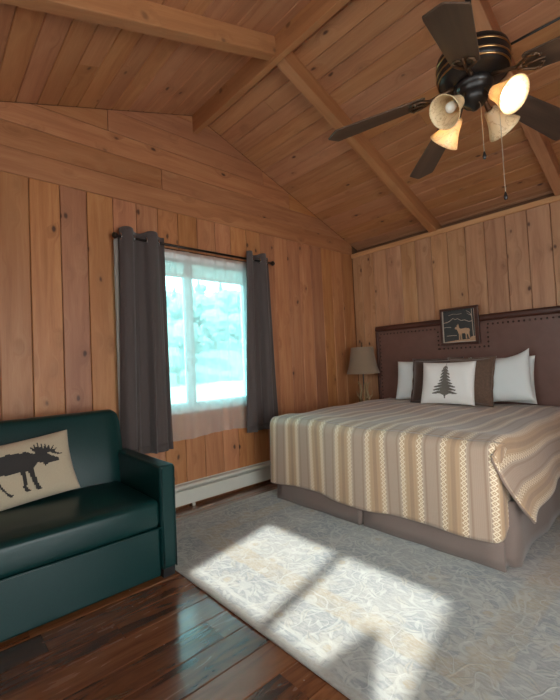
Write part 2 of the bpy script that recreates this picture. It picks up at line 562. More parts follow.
M['rug'] = rug_mat()
M['rug_edge'] = fabric('rug_binding', (0.40, 0.36, 0.31), 300)
M['grass'] = plain('pale_grass', (0.26, 0.27, 0.23), 0.9, var=0.3, scale=0.6)
M['hill'] = plain('wooded_hill', (0.125, 0.145, 0.13), 0.9, var=0.3, scale=0.5)
M['conifer'] = plain('conifer_needles', (0.105, 0.125, 0.112), 0.9, var=0.4, scale=2)
M['leafy'] = plain('leafy_crown', (0.135, 0.155, 0.135), 0.9, var=0.4, scale=2)
M['bark'] = plain('bark', (0.12, 0.08, 0.05), 0.9)


# ------------------------------------------------------------------ mesh helpers
class G:
    def __init__(s):
        s.v, s.f, s.uv = [], [], None

    def add(s, vs, fs):
        o = len(s.v)
        s.v += [tuple(p) for p in vs]
        s.f += [tuple(o + i for i in f) for f in fs]

    def box(s, x0, x1, y0, y1, z0, z1):
        vs = [(x, y, z) for z in (z0, z1) for y in (y0, y1) for x in (x0, x1)]
        s.add(vs, [(0, 2, 3, 1), (4, 5, 7, 6), (0, 1, 5, 4), (2, 6, 7, 3), (0, 4, 6, 2), (1, 3, 7, 5)])
        return s

    def prism(s, poly, d0, d1, fn):
        """poly of 2-D points extruded from depth d0 to d1, mapped by fn(a,b,d)"""
        n = len(poly)
        vs = [fn(a, b, d0) for a, b in poly] + [fn(a, b, d1) for a, b in poly]
        fs = [tuple(range(n - 1, -1, -1)), tuple(range(n, 2 * n))] + [(i, (i + 1) % n, n + (i + 1) % n, n + i) for i in range(n)]
        s.add(vs, fs)
        return s

    def tube(s, pts, rad, n=8, cap=True):
        pts = [Vector(p) for p in pts]
        if not hasattr(rad, '__len__'):
            rad = [rad] * len(pts)
        rings, prev = [], None
        for i, p in enumerate(pts):
            t = (pts[min(i + 1, len(pts) - 1)] - pts[max(i - 1, 0)]).normalized()
            if prev is None:
                prev = t.orthogonal().normalized()
            a = (prev - t * prev.dot(t)).normalized()
            prev = a
            b = t.cross(a)
            rings.append([p + (a * math.cos(2 * math.pi * k / n) + b * math.sin(2 * math.pi * k / n)) * rad[i] for k in range(n)])
        vs = [q for r in rings for q in r]
        fs = [(i * n + k, i * n + (k + 1) % n, (i + 1) * n + (k + 1) % n, (i + 1) * n + k) for i in range(len(pts) - 1) for k in range(n)]
        if cap:
            fs += [tuple(range(n - 1, -1, -1)), tuple((len(pts) - 1) * n + k for k in range(n))]
        s.add(vs, fs)
        return s

    def lathe(s, prof, n=24, mat=None, cap=False):
        mat = mat or Matrix.Identity(4)
        vs = [mat @ Vector((r * math.cos(2 * math.pi * k / n), r * math.sin(2 * math.pi * k / n), z)) for r, z in prof for k in range(n)]
        fs = [(i * n + k, i * n + (k + 1) % n, (i + 1) * n + (k + 1) % n, (i + 1) * n + k) for i in range(len(prof) - 1) for k in range(n)]
        if cap:
            fs += [tuple(range(n - 1, -1, -1)), tuple((len(prof) - 1) * n + k for k in range(n))]
        s.add(vs, fs)
        return s

    def grid(s, fn, nu, nv, flip=False):
        vs = [fn(i / nu, j / nv) for j in range(nv + 1) for i in range(nu + 1)]
        fs = []
        for j in range(nv):
            for i in range(nu):
                a = j * (nu + 1) + i
                q = (a, a + 1, a + nu + 2, a + nu + 1)
                fs.append(q[::-1] if flip else q)
        s.add(vs, fs)
        return s

    def build(s, name, mat, parent=None, smooth=False, bevel=0.0, seg=2, solid=0.0, uv=None, loc=None, sub=0, fixn=False, offset=0.0):
        me = bpy.data.meshes.new(name)
        me.from_pydata(s.v, [], s.f)
        if fixn:
            bm = bmesh.new()
            bm.from_mesh(me)
            bmesh.ops.recalc_face_normals(bm, faces=bm.faces)
            bm.to_mesh(me)
            bm.free()
        if uv:
            lay = me.uv_layers.new(name='UVMap')
            for l in me.loops:
                lay.data[l.index].uv = uv[l.vertex_index]
        me.materials.append(M[mat])
        o = bpy.data.objects.new(name, me)
        col.objects.link(o)
        if parent:
            o.parent = parent
        if loc:
            o.location = loc
        if bevel:
            b = o.modifiers.new('bevel', 'BEVEL')
            b.width = bevel
            b.segments = seg
            b.limit_method = 'ANGLE'
            b.angle_limit = R(35)
        if solid:
            sd = o.modifiers.new('solid', 'SOLIDIFY')
            sd.thickness = solid
            sd.offset = offset
        if sub:
            sb = o.modifiers.new('sub', 'SUBSURF')
            sb.levels = sub
            sb.render_levels = sub
        if smooth:
            me.polygons.foreach_set('use_smooth', [True] * len(me.polygons))
        return o


def tag(o, label, cat, group=None):
    o['label'] = label
    o['category'] = cat
    if group:
        o['group'] = group
    return o


def thing(name, label, cat, loc=(0, 0, 0), rot=(0, 0, 0), group=None):
    o = bpy.data.objects.new(name, None)
    o.empty_display_size = 0.1
    col.objects.link(o)
    o.location = loc
    o.rotation_euler = rot
    return tag(o, label, cat, group)


def struct(o):
    o['kind'] = 'structure'
    return o


_boards = {}


def board(name, mat, parent, L, wd, th, origin, ax, ay, ch=0.004):
    """a board with eased edges: length along ax, width along ay, face looking along ax x ay, origin at the near end, centre of width, back face"""
    key = (mat, round(L, 4), round(wd, 4), round(th, 4))
    me = _boards.get(key)
    if me is None:
        h = wd / 2
        prof = [(-h, 0), (-h, th - ch), (-h + ch, th), (h - ch, th), (h, th - ch), (h, 0)]
        n = 6
        vs = [(0, a, b) for a, b in prof] + [(L, a, b) for a, b in prof]
        fs = [(i, (i + 1) % n, n + (i + 1) % n, n + i)[::-1] for i in range(n)] + [tuple(range(n)), tuple(range(2 * n - 1, n - 1, -1))]
        me = bpy.data.meshes.new(name)
        me.from_pydata(vs, [], fs)
        bm = bmesh.new()
        bm.from_mesh(me)
        bmesh.ops.recalc_face_normals(bm, faces=bm.faces)
        bm.to_mesh(me)
        bm.free()
        me.materials.append(M[mat])
        _boards[key] = me
    o = bpy.data.objects.new(name, me)
    col.objects.link(o)
    ax, ay = Vector(ax).normalized(), Vector(ay).normalized()
    az = ax.cross(ay)
    mm = Matrix((ax, ay, az)).transposed().to_4x4()
    mm.translation = Vector(origin)
    o.parent = parent
    o.matrix_local = mm
    return o


GAP = 0.0045
# ------------------------------------------------------------------ wall_left: the window wall, a gable
g = G()
TH = 0.018
g.box(WX - 0.14, WX - TH - 0.001, FY - 0.1, WIN[0], -0.1, 2.70)
g.box(WX - 0.14, WX - TH - 0.001, WIN[1], BY + 0.2, -0.1, 2.70)
g.box(WX - 0.14, WX - TH - 0.001, WIN[0], WIN[1], -0.1, WIN[2])
g.box(WX - 0.14, WX - TH - 0.001, WIN[0], WIN[1], WIN[3], 2.70)
gp = [(FY - 0.1, 2.70), (BY + 0.2, 2.70), (BY + 0.2, ceil_z(BY + 0.2)), (RY, RZ), (FY - 0.1, ceil_z(FY - 0.1))]
g.prism(gp, WX - 0.14, WX - TH - 0.001, lambda a, b, d: (d, a, b))
wl = struct(g.build('wall_left', 'pine_dim', fixn=True))
seams = [0.62 + 0.2 * k for k in range(-6, 21)]
seams = [s + (random.uniform(-0.006, 0.006) if not any(abs(s - q) < 0.03 for q in WIN[:2]) else 0) for s in seams]
for a, b in zip(seams[:-1], seams[1:]):
    a, b = max(a, FY), min(b, BY)
    if b - a < 0.03:
        continue
    parts = [(0.0, 2.70)]
    if a > WIN[0] - 0.05 and b < WIN[1] + 0.05:
        parts = [(0.0, WIN[2]), (WIN[3], 2.70)]
    for z0, z1 in parts:
        board('board', 'pine_wall', wl, z1 - z0, b - a - GAP, TH, (WX - TH, (a + b) / 2, z0), (0, 0, 1), (0, -1, 0))


def clip(poly, A, B, Cc):
    """keep A*y+B*z<=C"""
    out = []
    for i in range(len(poly)):
        p, q = poly[i], poly[(i + 1) % len(poly)]
        dp, dq = A * p[0] + B * p[1] - Cc, A * q[0] + B * q[1] - Cc
        if dp <= 0:
            out.append(p)
        if dp * dq < 0:
            t = dp / (dp - dq)
            out.append((p[0] + (q[0] - p[0]) * t, p[1] + (q[1] - p[1]) * t))
    return out


joints = {0: [], 1: [1.67], 2: [3.3], 3: [1.2, 2.9], 4: [], 5: []}
for row in range(6):
    z0, z1 = 2.70 + 0.19 * row + GAP / 2, 2.70 + 0.19 * (row + 1) - GAP / 2
    cuts = [FY] + joints[row] + [BY]
    for a, b in zip(cuts[:-1], cuts[1:]):
        poly = [(a + GAP / 2, z0), (b - GAP / 2, z0), (b - GAP / 2, z1), (a + GAP / 2, z1)]
        poly = clip(poly, SR, 1, RZ + SR * RY - 0.022)
        poly = clip(poly, -SL, 1, RZ - SL * RY - 0.022)
        if len(poly) < 3:
            continue
        y0 = min(p[0] for p in poly)
        gg = G()
        th = TH + (0.006 if row == 0 else 0.0)
        # local x along world y so that the grain runs along the board
        gg.prism([(p[0] - y0, p[1] - z0) for p in poly], 0, th, lambda a_, b_, d: (a_, b_, d))
        o = gg.build('board', 'pine_wall', wl, bevel=0.003, seg=1, fixn=True)
        mm = Matrix(((0, 0, 1), (1, 0, 0), (0, 1, 0))).to_4x4()
        mm.translation = (WX - TH, y0, z0)
        o.matrix_local = mm

# ------------------------------------------------------------------ wall_back: behind the headboard
g = G()
g.box(WX - 0.14, EX + 0.1, BY + TH + 0.001, BY + 0.06, -0.1, 2.70)
g.box(WX - 0.14, EX + 0.1, BY + 0.14, BY + 0.2, -0.1, 2.85)
wb = struct(g.build('wall_back', 'pine_dim'))
xs = [-2.0 + 0.2 * k + random.uniform(-0.006, 0.006) for k in range(-8, 20)]
for a, b in zip(xs[:-1], xs[1:]):
    a, b = max(a, WX + 0.001), min(b, EX)
    if b - a < 0.03:
        continue
    board('board', 'pine_back', wb, 2.69, b - a - GAP, TH, ((a + b) / 2, BY + TH, 0.0), (0, 0, 1), (-1, 0, 0))
tr = struct(board('trim_1', 'pine_trim', None, EX - WX, 0.055, 0.02, (WX, BY, 2.683), (1, 0, 0), (0, 0, 1)))

# ------------------------------------------------------------------ the two walls behind the camera
g = G()
x0, x1, z0, z1 = SUNWIN
d0, d1, e0, e1 = FILL_DOOR
g.box(WX, x0, FY - 0.1, FY, 0, 3.0).box(x1, d0, FY - 0.1, FY, 0, 3.0).box(x0, x1, FY - 0.1, FY, 0, z0).box(x0, x1, FY - 0.1, FY, z1, 3.0)
g.box(d1, EX, FY - 0.1, FY, 0, 3.0).box(d0, d1, FY - 0.1, FY, e1, 3.0).box(d0, d1, FY - 0.1, FY, 0, e0)
struct(g.build('wall_front', 'pine_wall'))
g = G()
y0, y1, z0, z1 = FILL_DOOR2
g.box(EX, EX + 0.1, FY, y0, 0, 2.6).box(EX, EX + 0.1, y1, BY + 0.1, 0, 2.6).box(EX, EX + 0.1, y0, y1, z1, 2.6).box(EX, EX + 0.1, y0, y1, 0, z0)
g.prism([(FY, 2.6), (BY + 0.1, 2.6), (BY + 0.1, ceil_z(BY + 0.1)), (RY, RZ), (FY, ceil_z(FY))], EX, EX + 0.1, lambda a, b, d: (d, a, b))
struct(g.build('wall_right', 'pine_wall', fixn=True))

g = G()
g.prism([(2.6, 0), (BY, 0), (BY, ceil_z(BY) - 0.021), (2.6, ceil_z(2.6) - 0.021)], 0.50, 0.58, lambda a, b, d: (d, a, b))
struct(g.build('wall_light_block', 'pine_wall', fixn=True))  # unseen partition, added to keep side light off the bed

# ------------------------------------------------------------------ ceiling with planks, ridge and rafters
g = G()
e0, e1 = FY - 0.4, BY + 0.4
g.prism([(e0, ceil_z(e0) + 0.003), (RY, RZ + 0.003), (e1, ceil_z(e1) + 0.003), (e1, ceil_z(e1) + 0.12), (RY, RZ + 0.12), (e0, ceil_z(e0) + 0.12)],
        WX - 0.3, EX + 0.2, lambda a, b, d: (d, a, b))
ce = struct(g.build('ceiling', 'pine_dim', fixn=True))
RAFT = [-2.155, -0.905, 0.345]
for side in (1, -1):
    sl_ = SR if side > 0 else SL
    n = Vector((0, side, -sl_)).normalized()
    ay = n
    ax = Vector((-1, 0, 0)) if side > 0 else Vector((1, 0, 0))
    k = 0
    y = RY + side * 0.002
    lim = BY + 0.14 if side > 0 else FY
    while (lim - y) * side > 0.02:
        dy = 0.139
        ye = y + side * dy
        if (ye - lim) * side > 0:
            ye = lim
        wd = abs(ye - y) * math.sqrt(1 + sl_ * sl_)
        cuts = [WX - 0.0, EX]
        if k % 3 == 1:
            cuts.insert(1, random.choice(RAFT[:2]))
        elif k % 3 == 2:
            cuts.insert(1, random.uniform(-2.9, -1.2))
        for a, b in zip(cuts[:-1], cuts[1:]):
            ym = (y + ye) / 2
            org = Vector((b - 0.001 if side > 0 else a + 0.001, ym, ceil_z(ym)))
            board('ceiling_plank', 'pine_ceiling', ce, b - a - 0.002, wd - 0.003, 0.018, org, ax, ay, ch=0.005)
        y = ye
        k += 1
g = G()
g.box(0, EX - WX, -0.025, 0.025, 3.545, RZ)
rb = g.build('ridge_beam', 'pine_beam', ce, bevel=0.003, seg=1, loc=(WX, 2.04, 0))
for rx in RAFT:
    for side in (1, -1):
        sl_ = SR if side > 0 else SL
        ang = math.atan(sl_)
        ya = 2.04 + side * 0.03
        yb = BY + 0.13 if side > 0 else FY
        L = abs(yb - ya) / math.cos(ang)
        dep = 0.135
        g = G()
        g.box(0, L, -0.045, 0.045, 0, dep)
        o = g.build('rafter', 'pine_beam', ce, bevel=0.004, seg=1)
        ax = Vector((0, side, -sl_)).normalized()
        ay = Vector((-side, 0, 0))
        az = ax.cross(ay)
        mm = Matrix((ax, ay, az)).transposed().to_4x4()
        zt = ceil_z(ya + 0.0) - 0.020
        mm.translation = Vector((rx, ya, zt)) + (az * -dep if az.z > 0 else Vector((0, 0, 0)))
        o.matrix_local = mm

# ------------------------------------------------------------------ floor
g = G()
g.box(WX - 0.1, EX + 0.1, FY - 0.1, BY + 0.2, -0.12, -0.016)
fl = struct(g.build('floor', 'pine_dim'))
x = WX
while x < EX - 0.01:
    x2 = min(-1.60 + 0.168 * (math.floor((x + 1.60) / 0.168 + 1e-4) + 1), EX)
    y = FY
    first = True
    while y < BY - 0.01:
        ln = random.uniform(0.25, 1.2) if first else random.uniform(0.7, 1.7)
        if x > -0.2:
            ln *= 2.2
        first = False
        y2 = min(y + ln, BY)
        if BY - y2 < 0.2:
            y2 = BY
        board('floor_plank', 'floor', fl, y2 - y - 0.0015, x2 - x - 0.0015, 0.015, ((x + x2) / 2, y, -0.015), (0, 1, 0), (-1, 0, 0), ch=0.003)
        y = y2
    x = x2


# ------------------------------------------------------------------ windows, and unseen doors added to let fill daylight in
def window(name, fn, u0, u1, z0, z1, fr=0.05, mull=True, dep=0.07, mullw=0.09, mat='vinyl', glass='glass'):
    """fn(u, d, z): u along the wall, d outward"""
    root = bpy.data.objects.new(name, None)
    col.objects.link(root)
    struct(root)

    def bar(nm, a, b, c, d, d0=0.0, d1=dep, mt=mat, bv=0.004):
        q = G()
        vs = [fn(u, dd, z) for z in (c, d) for dd in (d0, d1) for u in (a, b)]
        q.add(vs, [(0, 2, 3, 1), (4, 5, 7, 6), (0, 1, 5, 4), (2, 6, 7, 3), (0, 4, 6, 2), (1, 3, 7, 5)])
        return q.build(nm, mt, root, bevel=bv, seg=1, fixn=True)
    bar('jamb', u0, u0 + fr, z0, z1)
    bar('jamb', u1 - fr, u1, z0, z1)
    bar('head', u0 + fr, u1 - fr, z1 - fr, z1)
    bar('sill', u0 + fr, u1 - fr, z0, z0 + fr * 1.1, -0.012)
    um = (u0 + u1) / 2
    if mull:
        bar('meeting_stile', um - mullw / 2, um + mullw / 2, z0 + fr, z1 - fr, 0.012, 0.06)
        # sash rails
        for a, b in ((u0 + fr, um - mullw / 2), (um + mullw / 2, u1 - fr)):
            bar('sash_rail', a, b, z0 + fr * 1.1, z0 + fr * 1.1 + 0.035, 0.015, 0.055)
            bar('sash_rail', a, b, z1 - fr - 0.035, z1 - fr, 0.015, 0.055)
            bar('pane', a, b, z0 + fr * 1.1 + 0.035, z1 - fr - 0.035, 0.032, 0.036, glass, 0)
    else:
        bar('pane', u0 + fr, u1 - fr, z0 + fr, z1 - fr, 0.032, 0.036, glass, 0)
    return root


window('window_1', lambda u, d, z: (WX - 0.02 - d, u, z), *WIN)
window('window_2', lambda u, d, z: (u, FY - 0.01 - d, z), *SUNWIN, fr=0.03, mullw=0.07, mat='blind', glass='clear_glass')
window('fill_door_2', lambda u, d, z: (EX + 0.01 + d, u, z), *FILL_DOOR2, fr=0.06, mat='blind', glass='clear_glass')
window('fill_door_1', lambda u, d, z: (u, FY - 0.01 - d, z), *FILL_DOOR, fr=0.06, mat='blind', glass='clear_glass')

# ------------------------------------------------------------------ exterior seen through the window
g = G()


def hillz(x, y):
    d = max(0.0, -x - 38.0)
    return -0.7 + 0.33 * d * min(1, d / 10) + 0.5 * math.sin(x * 0.31 + y * 0.2) * min(1, d / 8) + 0.4 * math.sin(y * 0.55) * min(1, d / 8)


g.grid(lambda a, b: (-3.6 - 36 * a, -30 + 100 * b, hillz(-3.6 - 36 * a, -30 + 100 * b)), 12, 20)
struct(g.build('lawn', 'grass', smooth=True, fixn=True))
g = G()
g.grid(lambda a, b: (-39.6 - 80 * a, -30 + 160 * b, hillz(-39.6 - 80 * a, -30 + 160 * b)), 40, 60)
struct(g.build('hillside', 'hill', smooth=True, fixn=True))
cg = G()
rr = random.Random(3)
for lv in range(7):
    z0 = 0.8 + lv * 0.75
    r0 = 1.35 * (1 - lv / 7.6)
    n = 11
    vs = [(0, 0, z0 + 1.25)]
    for kx in range(n):
        q = r0 * (1.0 if kx % 2 else 0.62) * rr.uniform(0.85, 1.1)
        vs.append((q * math.cos(2 * math.pi * kx / n), q * math.sin(2 * math.pi * kx / n), z0 - (0.18 if kx % 2 else 0)))
    cg.add(vs, [(0, 1 + kx, 1 + (kx + 1) % n) for kx in range(n)] + [tuple(range(n, 0, -1))])
tg = G().tube([(0, 0, -0.5), (0, 0, 5.4)], [0.16, 0.03], 6)


def copy_tree(o, parent=None):
    c = o.copy()
    col.objects.link(c)
    c.parent = parent
    for ch in [q for q in bpy.data.objects if q.parent == o]:
        copy_tree(ch, c)
    return c


con0 = thing('conifer_tree', 'dark conifer on the hillside beyond the curtained window', 'tree', group='conifers on the hillside')
cg.build('foliage', 'conifer', con0)
tg.build('trunk', 'bark', con0)
bl = G()
rr = random.Random(5)
for kx in range(9):
    c = Vector((rr.uniform(-1, 1), rr.uniform(-1, 1), rr.uniform(1.8, 4.2)))
    r0 = rr.uniform(0.8, 1.3)
    prof = [(0.02, -r0), (r0 * 0.7, -r0 * 0.7), (r0, 0), (r0 * 0.72, r0 * 0.7), (0.02, r0)]
    bl.lathe(prof, 9, Matrix.Translation(c) @ Matrix.Rotation(rr.uniform(0, 3), 4, (rr.random(), rr.random(), 1)))
dec0 = thing('leafy_tree', 'rounded leafy tree on the slope beyond the curtained window', 'tree', group='leafy trees on the slope')
bl.build('crown', 'leafy', dec0)
G().tube([(0, 0, -0.5), (0.1, 0, 2.4)], [0.2, 0.12], 6).build('trunk', 'bark', dec0)
nc = nd = 0
rr = random.Random(11)
spots = []
for k in range(1500):
    tx = -rr.uniform(41, 100)
    ty = -tx * rr.uniform(0.44, 0.86)
    if any((tx - q[0]) ** 2 + (ty - q[1]) ** 2 < 5.6 ** 2 for q in spots) or len(spots) > 80:
        continue
    spots.append((tx, ty))
    isc = tx < -62 and k % 3 != 0
    if isc:
        o = con0 if nc == 0 else copy_tree(con0)
        nc += 1
    else:
        o = dec0 if nd == 0 else copy_tree(dec0)
        nd += 1
    s = rr.uniform(0.95, 1.4) if not isc else rr.uniform(0.8, 1.3)
    o.location = (tx, ty, hillz(tx, ty))
    o.rotation_euler = (0, 0, rr.uniform(0, 6))
    o.scale = (s, s, s)

# ------------------------------------------------------------------ bed
BX0, BX1, BF = -2.80, -0.89, 2.45
RT = RUG[4]
bed = thing('bed', 'king bed with brown leather headboard, dark wood frame and taupe bed skirt', 'bed', ((BX0 + BX1) / 2, 4.40, RT))
bl_ = Vector(bed.location)


def bedpart(gobj):
    gobj.v = [tuple(Vector(p) - bl_) for p in gobj.v]
    return gobj


bedpart(G().box(BX0 + 0.03, BX1 - 0.03, BF + 0.05, 4.33, 0.17, 0.40)).build('box_spring', 'mattress', bed, bevel=0.03)
bedpart(G().box(BX0 + 0.025, BX1 - 0.025, BF + 0.04, 4.33, 0.402, 0.690)).build('mattress', 'mattress', bed, bevel=0.05, seg=3)
for lx in (BX0 + 0.15, BX1 - 0.15):
    for ly in (BF + 0.2, 4.2):
        bedpart(G().tube([(lx, ly, RT), (lx, ly, 0.17)], 0.03, 10)).build('leg', 'black_plastic', bed)


def skirt_line():
    """plan of the bed skirt: (x, y) along left side, foot, right side, with pleats"""
    p = [(BX0, 4.30), (BX0, 3.4), (BX0, BF + 0.12)]
    p += [(BX0 + 0.002, BF + 0.03), (BX0 + 0.01, BF)]
    xm = -1.865
    nseg = 10
    for k in range(1, nseg):
        p.append((BX0 + (xm - 0.05 - BX0) * k / nseg, BF + 0.006 * math.sin(k * 1.3)))
    p += [(xm - 0.03, BF - 0.004), (xm - 0.008, BF - 0.012), (xm - 0.001, BF + 0.03), (xm + 0.004, BF + 0.045), (xm + 0.010, BF + 0.02), (xm + 0.03, BF + 0.002)]
    for k in range(1, nseg):
        p.append((xm + 0.05 + (BX1 - 0.02 - xm - 0.05) * k / nseg, BF + 0.005 * math.sin(k * 1.7)))
    p += [(BX1, BF - 0.004), (BX1 + 0.004, BF + 0.012), (BX1 - 0.015, BF + 0.05), (BX1 - 0.01, BF + 0.08), (BX1 + 0.02, BF + 0.085), (BX1 + 0.045, BF + 0.11)]
    for k in range(1, 12):
        p.append((BX1 + 0.012 + 0.012 * math.sin(k * 1.9), BF + 0.11 + k * 0.16))
    return p


sk = skirt_line()
g = G()
ns = len(sk)


def skf(a, b):
    i = min(int(round(a * (ns - 1))), ns - 1)
    x, y = sk[i]
    fx = (x - (BX0 + BX1) / 2) * 0.012 * (1 - b)
    fy = -0.014 * (1 - b) if y < BF + 0.1 else 0
    return (x + fx, y + fy, RT + 0.002 + 0.37 * b)


g.grid(skf, ns - 1, 6)
bedpart(g).build('bed_skirt', 'skirt', bed, smooth=True, solid=0.004)
# headboard
HX0, HX1, HZ = -2.965, -0.73, 1.665
hb = bedpart(G().box(HX0 + 0.03, HX1 - 0.03, 4.385, 4.45, 0.25, HZ - 0.06)).build('headboard', 'headboard', bed, bevel=0.012)


def railpart(a0, a1, b0, b1, c0, c1):
    q = G().box(0, max(a1 - a0, c1 - c0), -(min(a1 - a0, c1 - c0)) / 2, min(a1 - a0, c1 - c0) / 2, b0, b1)
    return q


bedpart(G().box(HX0, HX1, 4.355, 4.462, HZ - 0.068, HZ)).build('top_rail', 'mahogany', hb, bevel=0.022, seg=3)
bedpart(G().box(HX0, HX0 + 0.038, 4.372, 4.455, RT, HZ - 0.07)).build('side_post', 'mahogany', hb, bevel=0.01, seg=2)
bedpart(G().box(HX1 - 0.038, HX1, 4.372, 4.455, RT, HZ - 0.07)).build('side_post', 'mahogany', hb, bevel=0.01, seg=2)
g = G()
nails = []
px0, px1 = -2.135, -1.60
zt, zn = HZ - 0.105, 1.33
xx = HX0 + 0.075
while xx < HX1 - 0.07:
    if xx < px0 or xx > px1:
        nails.append((xx, zt))
    else:
        nails.append((xx, zn))
    xx += 0.048
z = zn
while z < zt:
    nails += [(px0, z), (px1, z)]
    z += 0.048
z = 0.75
while z < zt:
    nails += [(HX0 + 0.06, z)]
    z += 0.048
for a, b in nails:
    g.lathe([(0.011, 0), (0.0095, 0.004), (0.004, 0.007), (0.0005, 0.0075)], 8, Matrix.Translation((a, 4.386, b)) @ Matrix.Rotation(R(90), 4, 'X'))
nh = bedpart(g).build('nailhead_trim', 'nail', hb, smooth=True)
nh['kind'] = 'stuff'

# ------------------------------------------------------------------ comforter
CX0, CX1, CF, CT = -2.835, -0.872, 2.425, 0.738
RADC = 0.055
pts, uvs, faces = [], [], []


def addgrid(fn, nu, nv):
    o = len(pts)
    for j in range(nv + 1):
        for i in range(nu + 1):
            p, q = fn(i / nu, j / nv)
            pts.append(p)
            uvs.append(q)
    for j in range(nv):
        for i in range(nu):
            a = o + j * (nu + 1) + i
            faces.append((a, a + 1, a + nu + 2, a + nu + 1))


def topz(x, y):
    z = CT + 0.006 * math.sin(x * 7.1 + y * 2.3) + 0.005 * math.sin(y * 9.0 + x * 3.0) + 0.010 * math.sin(x * 2.2 + 1.0)
    # mattress edge roll near the left and foot
    z += 0.012 * math.exp(-((y - 2.62) / 0.1) ** 2)
    return z


def across(s):
    """s: arc-length coordinate across the bed; returns x, drop below the top, outward side"""
    q = RADC * math.pi / 2
    if s < CX0 + RADC:
        d = CX0 + RADC - s
        if d < q:
            a = d / RADC
            return CX0 + RADC - RADC * math.sin(a), RADC * (1 - math.cos(a)), -1, d
        return CX0, RADC + d - q, -1, d
    if s > CX1 - RADC:
        d = s - (CX1 - RADC)
        if d < q:
            a = d / RADC
            return CX1 - RADC + RADC * math.sin(a), RADC * (1 - math.cos(a)), 1, d
        return CX1, RADC + d - q, 1, d
    return s, 0.0, 0, 0.0


S0, S1 = CX0 - 0.44, CX1 + 0.40
YH = 4.36


NC = 110
SS = [S0 + (S1 - S0) * k / NC for k in range(NC + 1)]


def lerp_path(path, t):
    for (t0, p0), (t1, p1) in zip(path[:-1], path[1:]):
        if t <= t1:
            k = (t - t0) / (t1 - t0)
            k = k * k * (3 - 2 * k) if t1 < 0.3 else k
            return Vector(p0).lerp(Vector(p1), k)
    return Vector(path[-1][1])


def side_raw(s, y):
    x, drop, side, d = across(s)
    f = min(1.0, drop / 0.42)
    z = topz(min(max(x, CX0), CX1), y) - drop
    if side > 0:
        x += 0.010 + f * (0.035 + 0.020 * math.sin(y * 6.5 + 1.0))
        z += 0.02 * f
    elif side < 0:
        x -= 0.01 + f * (0.03 + 0.02 * math.sin(y * 7))
    return Vector((x, y, z)), f, side


# the free front edge of the side drape: it laps round the corner and hangs to a point
FLAP = [(0.0, (CX1 - RADC, CF + RADC, CT)), (0.10, (-0.885, 2.435, 0.705)), (0.17, (-0.905, 2.402, 0.665)), (0.45, (-0.850, 2.440, 0.510)), (0.75, (-0.800, 2.520, 0.375)), (1.0, (-0.765, 2.610, 0.270))]


def main_sheet(a, b):
    s = S0 + (S1 - S0) * a
    yf = CF + RADC
    y = YH + (yf - YH) * b
    p, f, side = side_raw(s, y)
    if side > 0:
        q, _, _ = side_raw(s, yf)
        e = lerp_path(FLAP, f) - q
        wgt = math.exp(-((y - yf) / 0.22) ** 1.5) if y > yf else 1.0
        e.z *= wgt
        e.x *= wgt if e.x < 0 else math.exp(-((y - yf) / 0.45))
        e.y *= math.exp(-((y - yf) / 0.5))
        if f < 0.02:
            e *= 0
        p = p + e
    elif side < 0:
        p.y += 0.03 * f * b
    return tuple(p), (s, y)


addgrid(main_sheet, NC, 90)
inner = [s for s in SS if CX0 + RADC < s < CX1 - RADC]
FS = [CX0 - 0.06, CX0 - 0.03, CX0, CX0 + 0.02, CX0 + 0.04] + inner + [CX1 - RADC + 0.2 * k / 16 for k in range(17)]


def foot_sheet(a, b):
    # a across (with wraps around both corners), b down the foot drop
    fi = a * (len(FS) - 1)
    i = min(int(fi), len(FS) - 2)
    sx = FS[i] + (FS[i + 1] - FS[i]) * (fi - i)
    Ltop = CX1 - CX0
    s = sx - CX0
    q = RADC * math.pi / 2
    hem = 0.165 + 0.03 * max(0, min(1, s / Ltop)) + 0.008 * math.sin(s * 5.0)
    if s > Ltop - 0.06:
        hem += 1.3 * max(0, s - Ltop + 0.06) ** 1.4
    if s < 0:
        hem += 0.1 * -s
    total = q + (CT - RADC - hem)
    d = total * b
    xx, yofs, rc = sx, 0.0, 0.055
    if s > Ltop - rc:
        t = s - (Ltop - rc)
        ang = min(t / rc, math.pi / 2)
        ex = max(0, t - rc * math.pi / 2)
        xx = CX1 - rc + rc * math.sin(ang)
        yofs = rc * (1 - math.cos(ang)) + ex
    if s < 0:
        xx = CX0
        yofs = -s
    if d < q:
        an = d / RADC
        out, drop = RADC * math.sin(an), RADC * (1 - math.cos(an))
    else:
        out, drop = RADC, RADC + d - q
    y = CF + RADC - out + yofs
    k = drop / 0.55
    y -= k * (0.012 + 0.012 * math.sin(s * 8.0 + 0.6) + 0.006 * math.sin(s * 19.0)) * (1 if yofs < 0.01 else 0.3)
    if s > Ltop - rc:
        xx -= 0.012 * min(1, yofs / 0.05)
        drop += 0.010 * min(1, (s - Ltop + rc) / 0.05)
    z = topz(min(max(xx, CX0), CX1), CF + RADC) - drop - 0.012 * min(1, d / 0.1)
    return (xx, y, z), (CX0 + s, CF + RADC - d)


addgrid(foot_sheet, len(FS) - 1, 26)
# binding along the hem of the foot and the side flap
hemf = [Vector(foot_sheet(k / 80, 1.0)[0]) for k in range(81)]
hems = [Vector(main_sheet(1.0, k / 60)[0]) for k in range(61)] + [Vector(main_sheet(1.0 - 0.13 * k / 12, 1.0)[0]) for k in range(1, 13)]
cf = G()
cf.v, cf.f = pts, faces
comf = tag(cf.build('comforter', 'comforter', smooth=True, uv=uvs, solid=0.012, offset=-1.0), 'brown and tan striped comforter with cream lozenge chains spread over the king bed', 'comforter')
G().tube(hemf, 0.008, 6).build('binding', 'piping', comf, smooth=True)
G().tube(hems, 0.008, 6).build('binding', 'piping', comf, smooth=True)


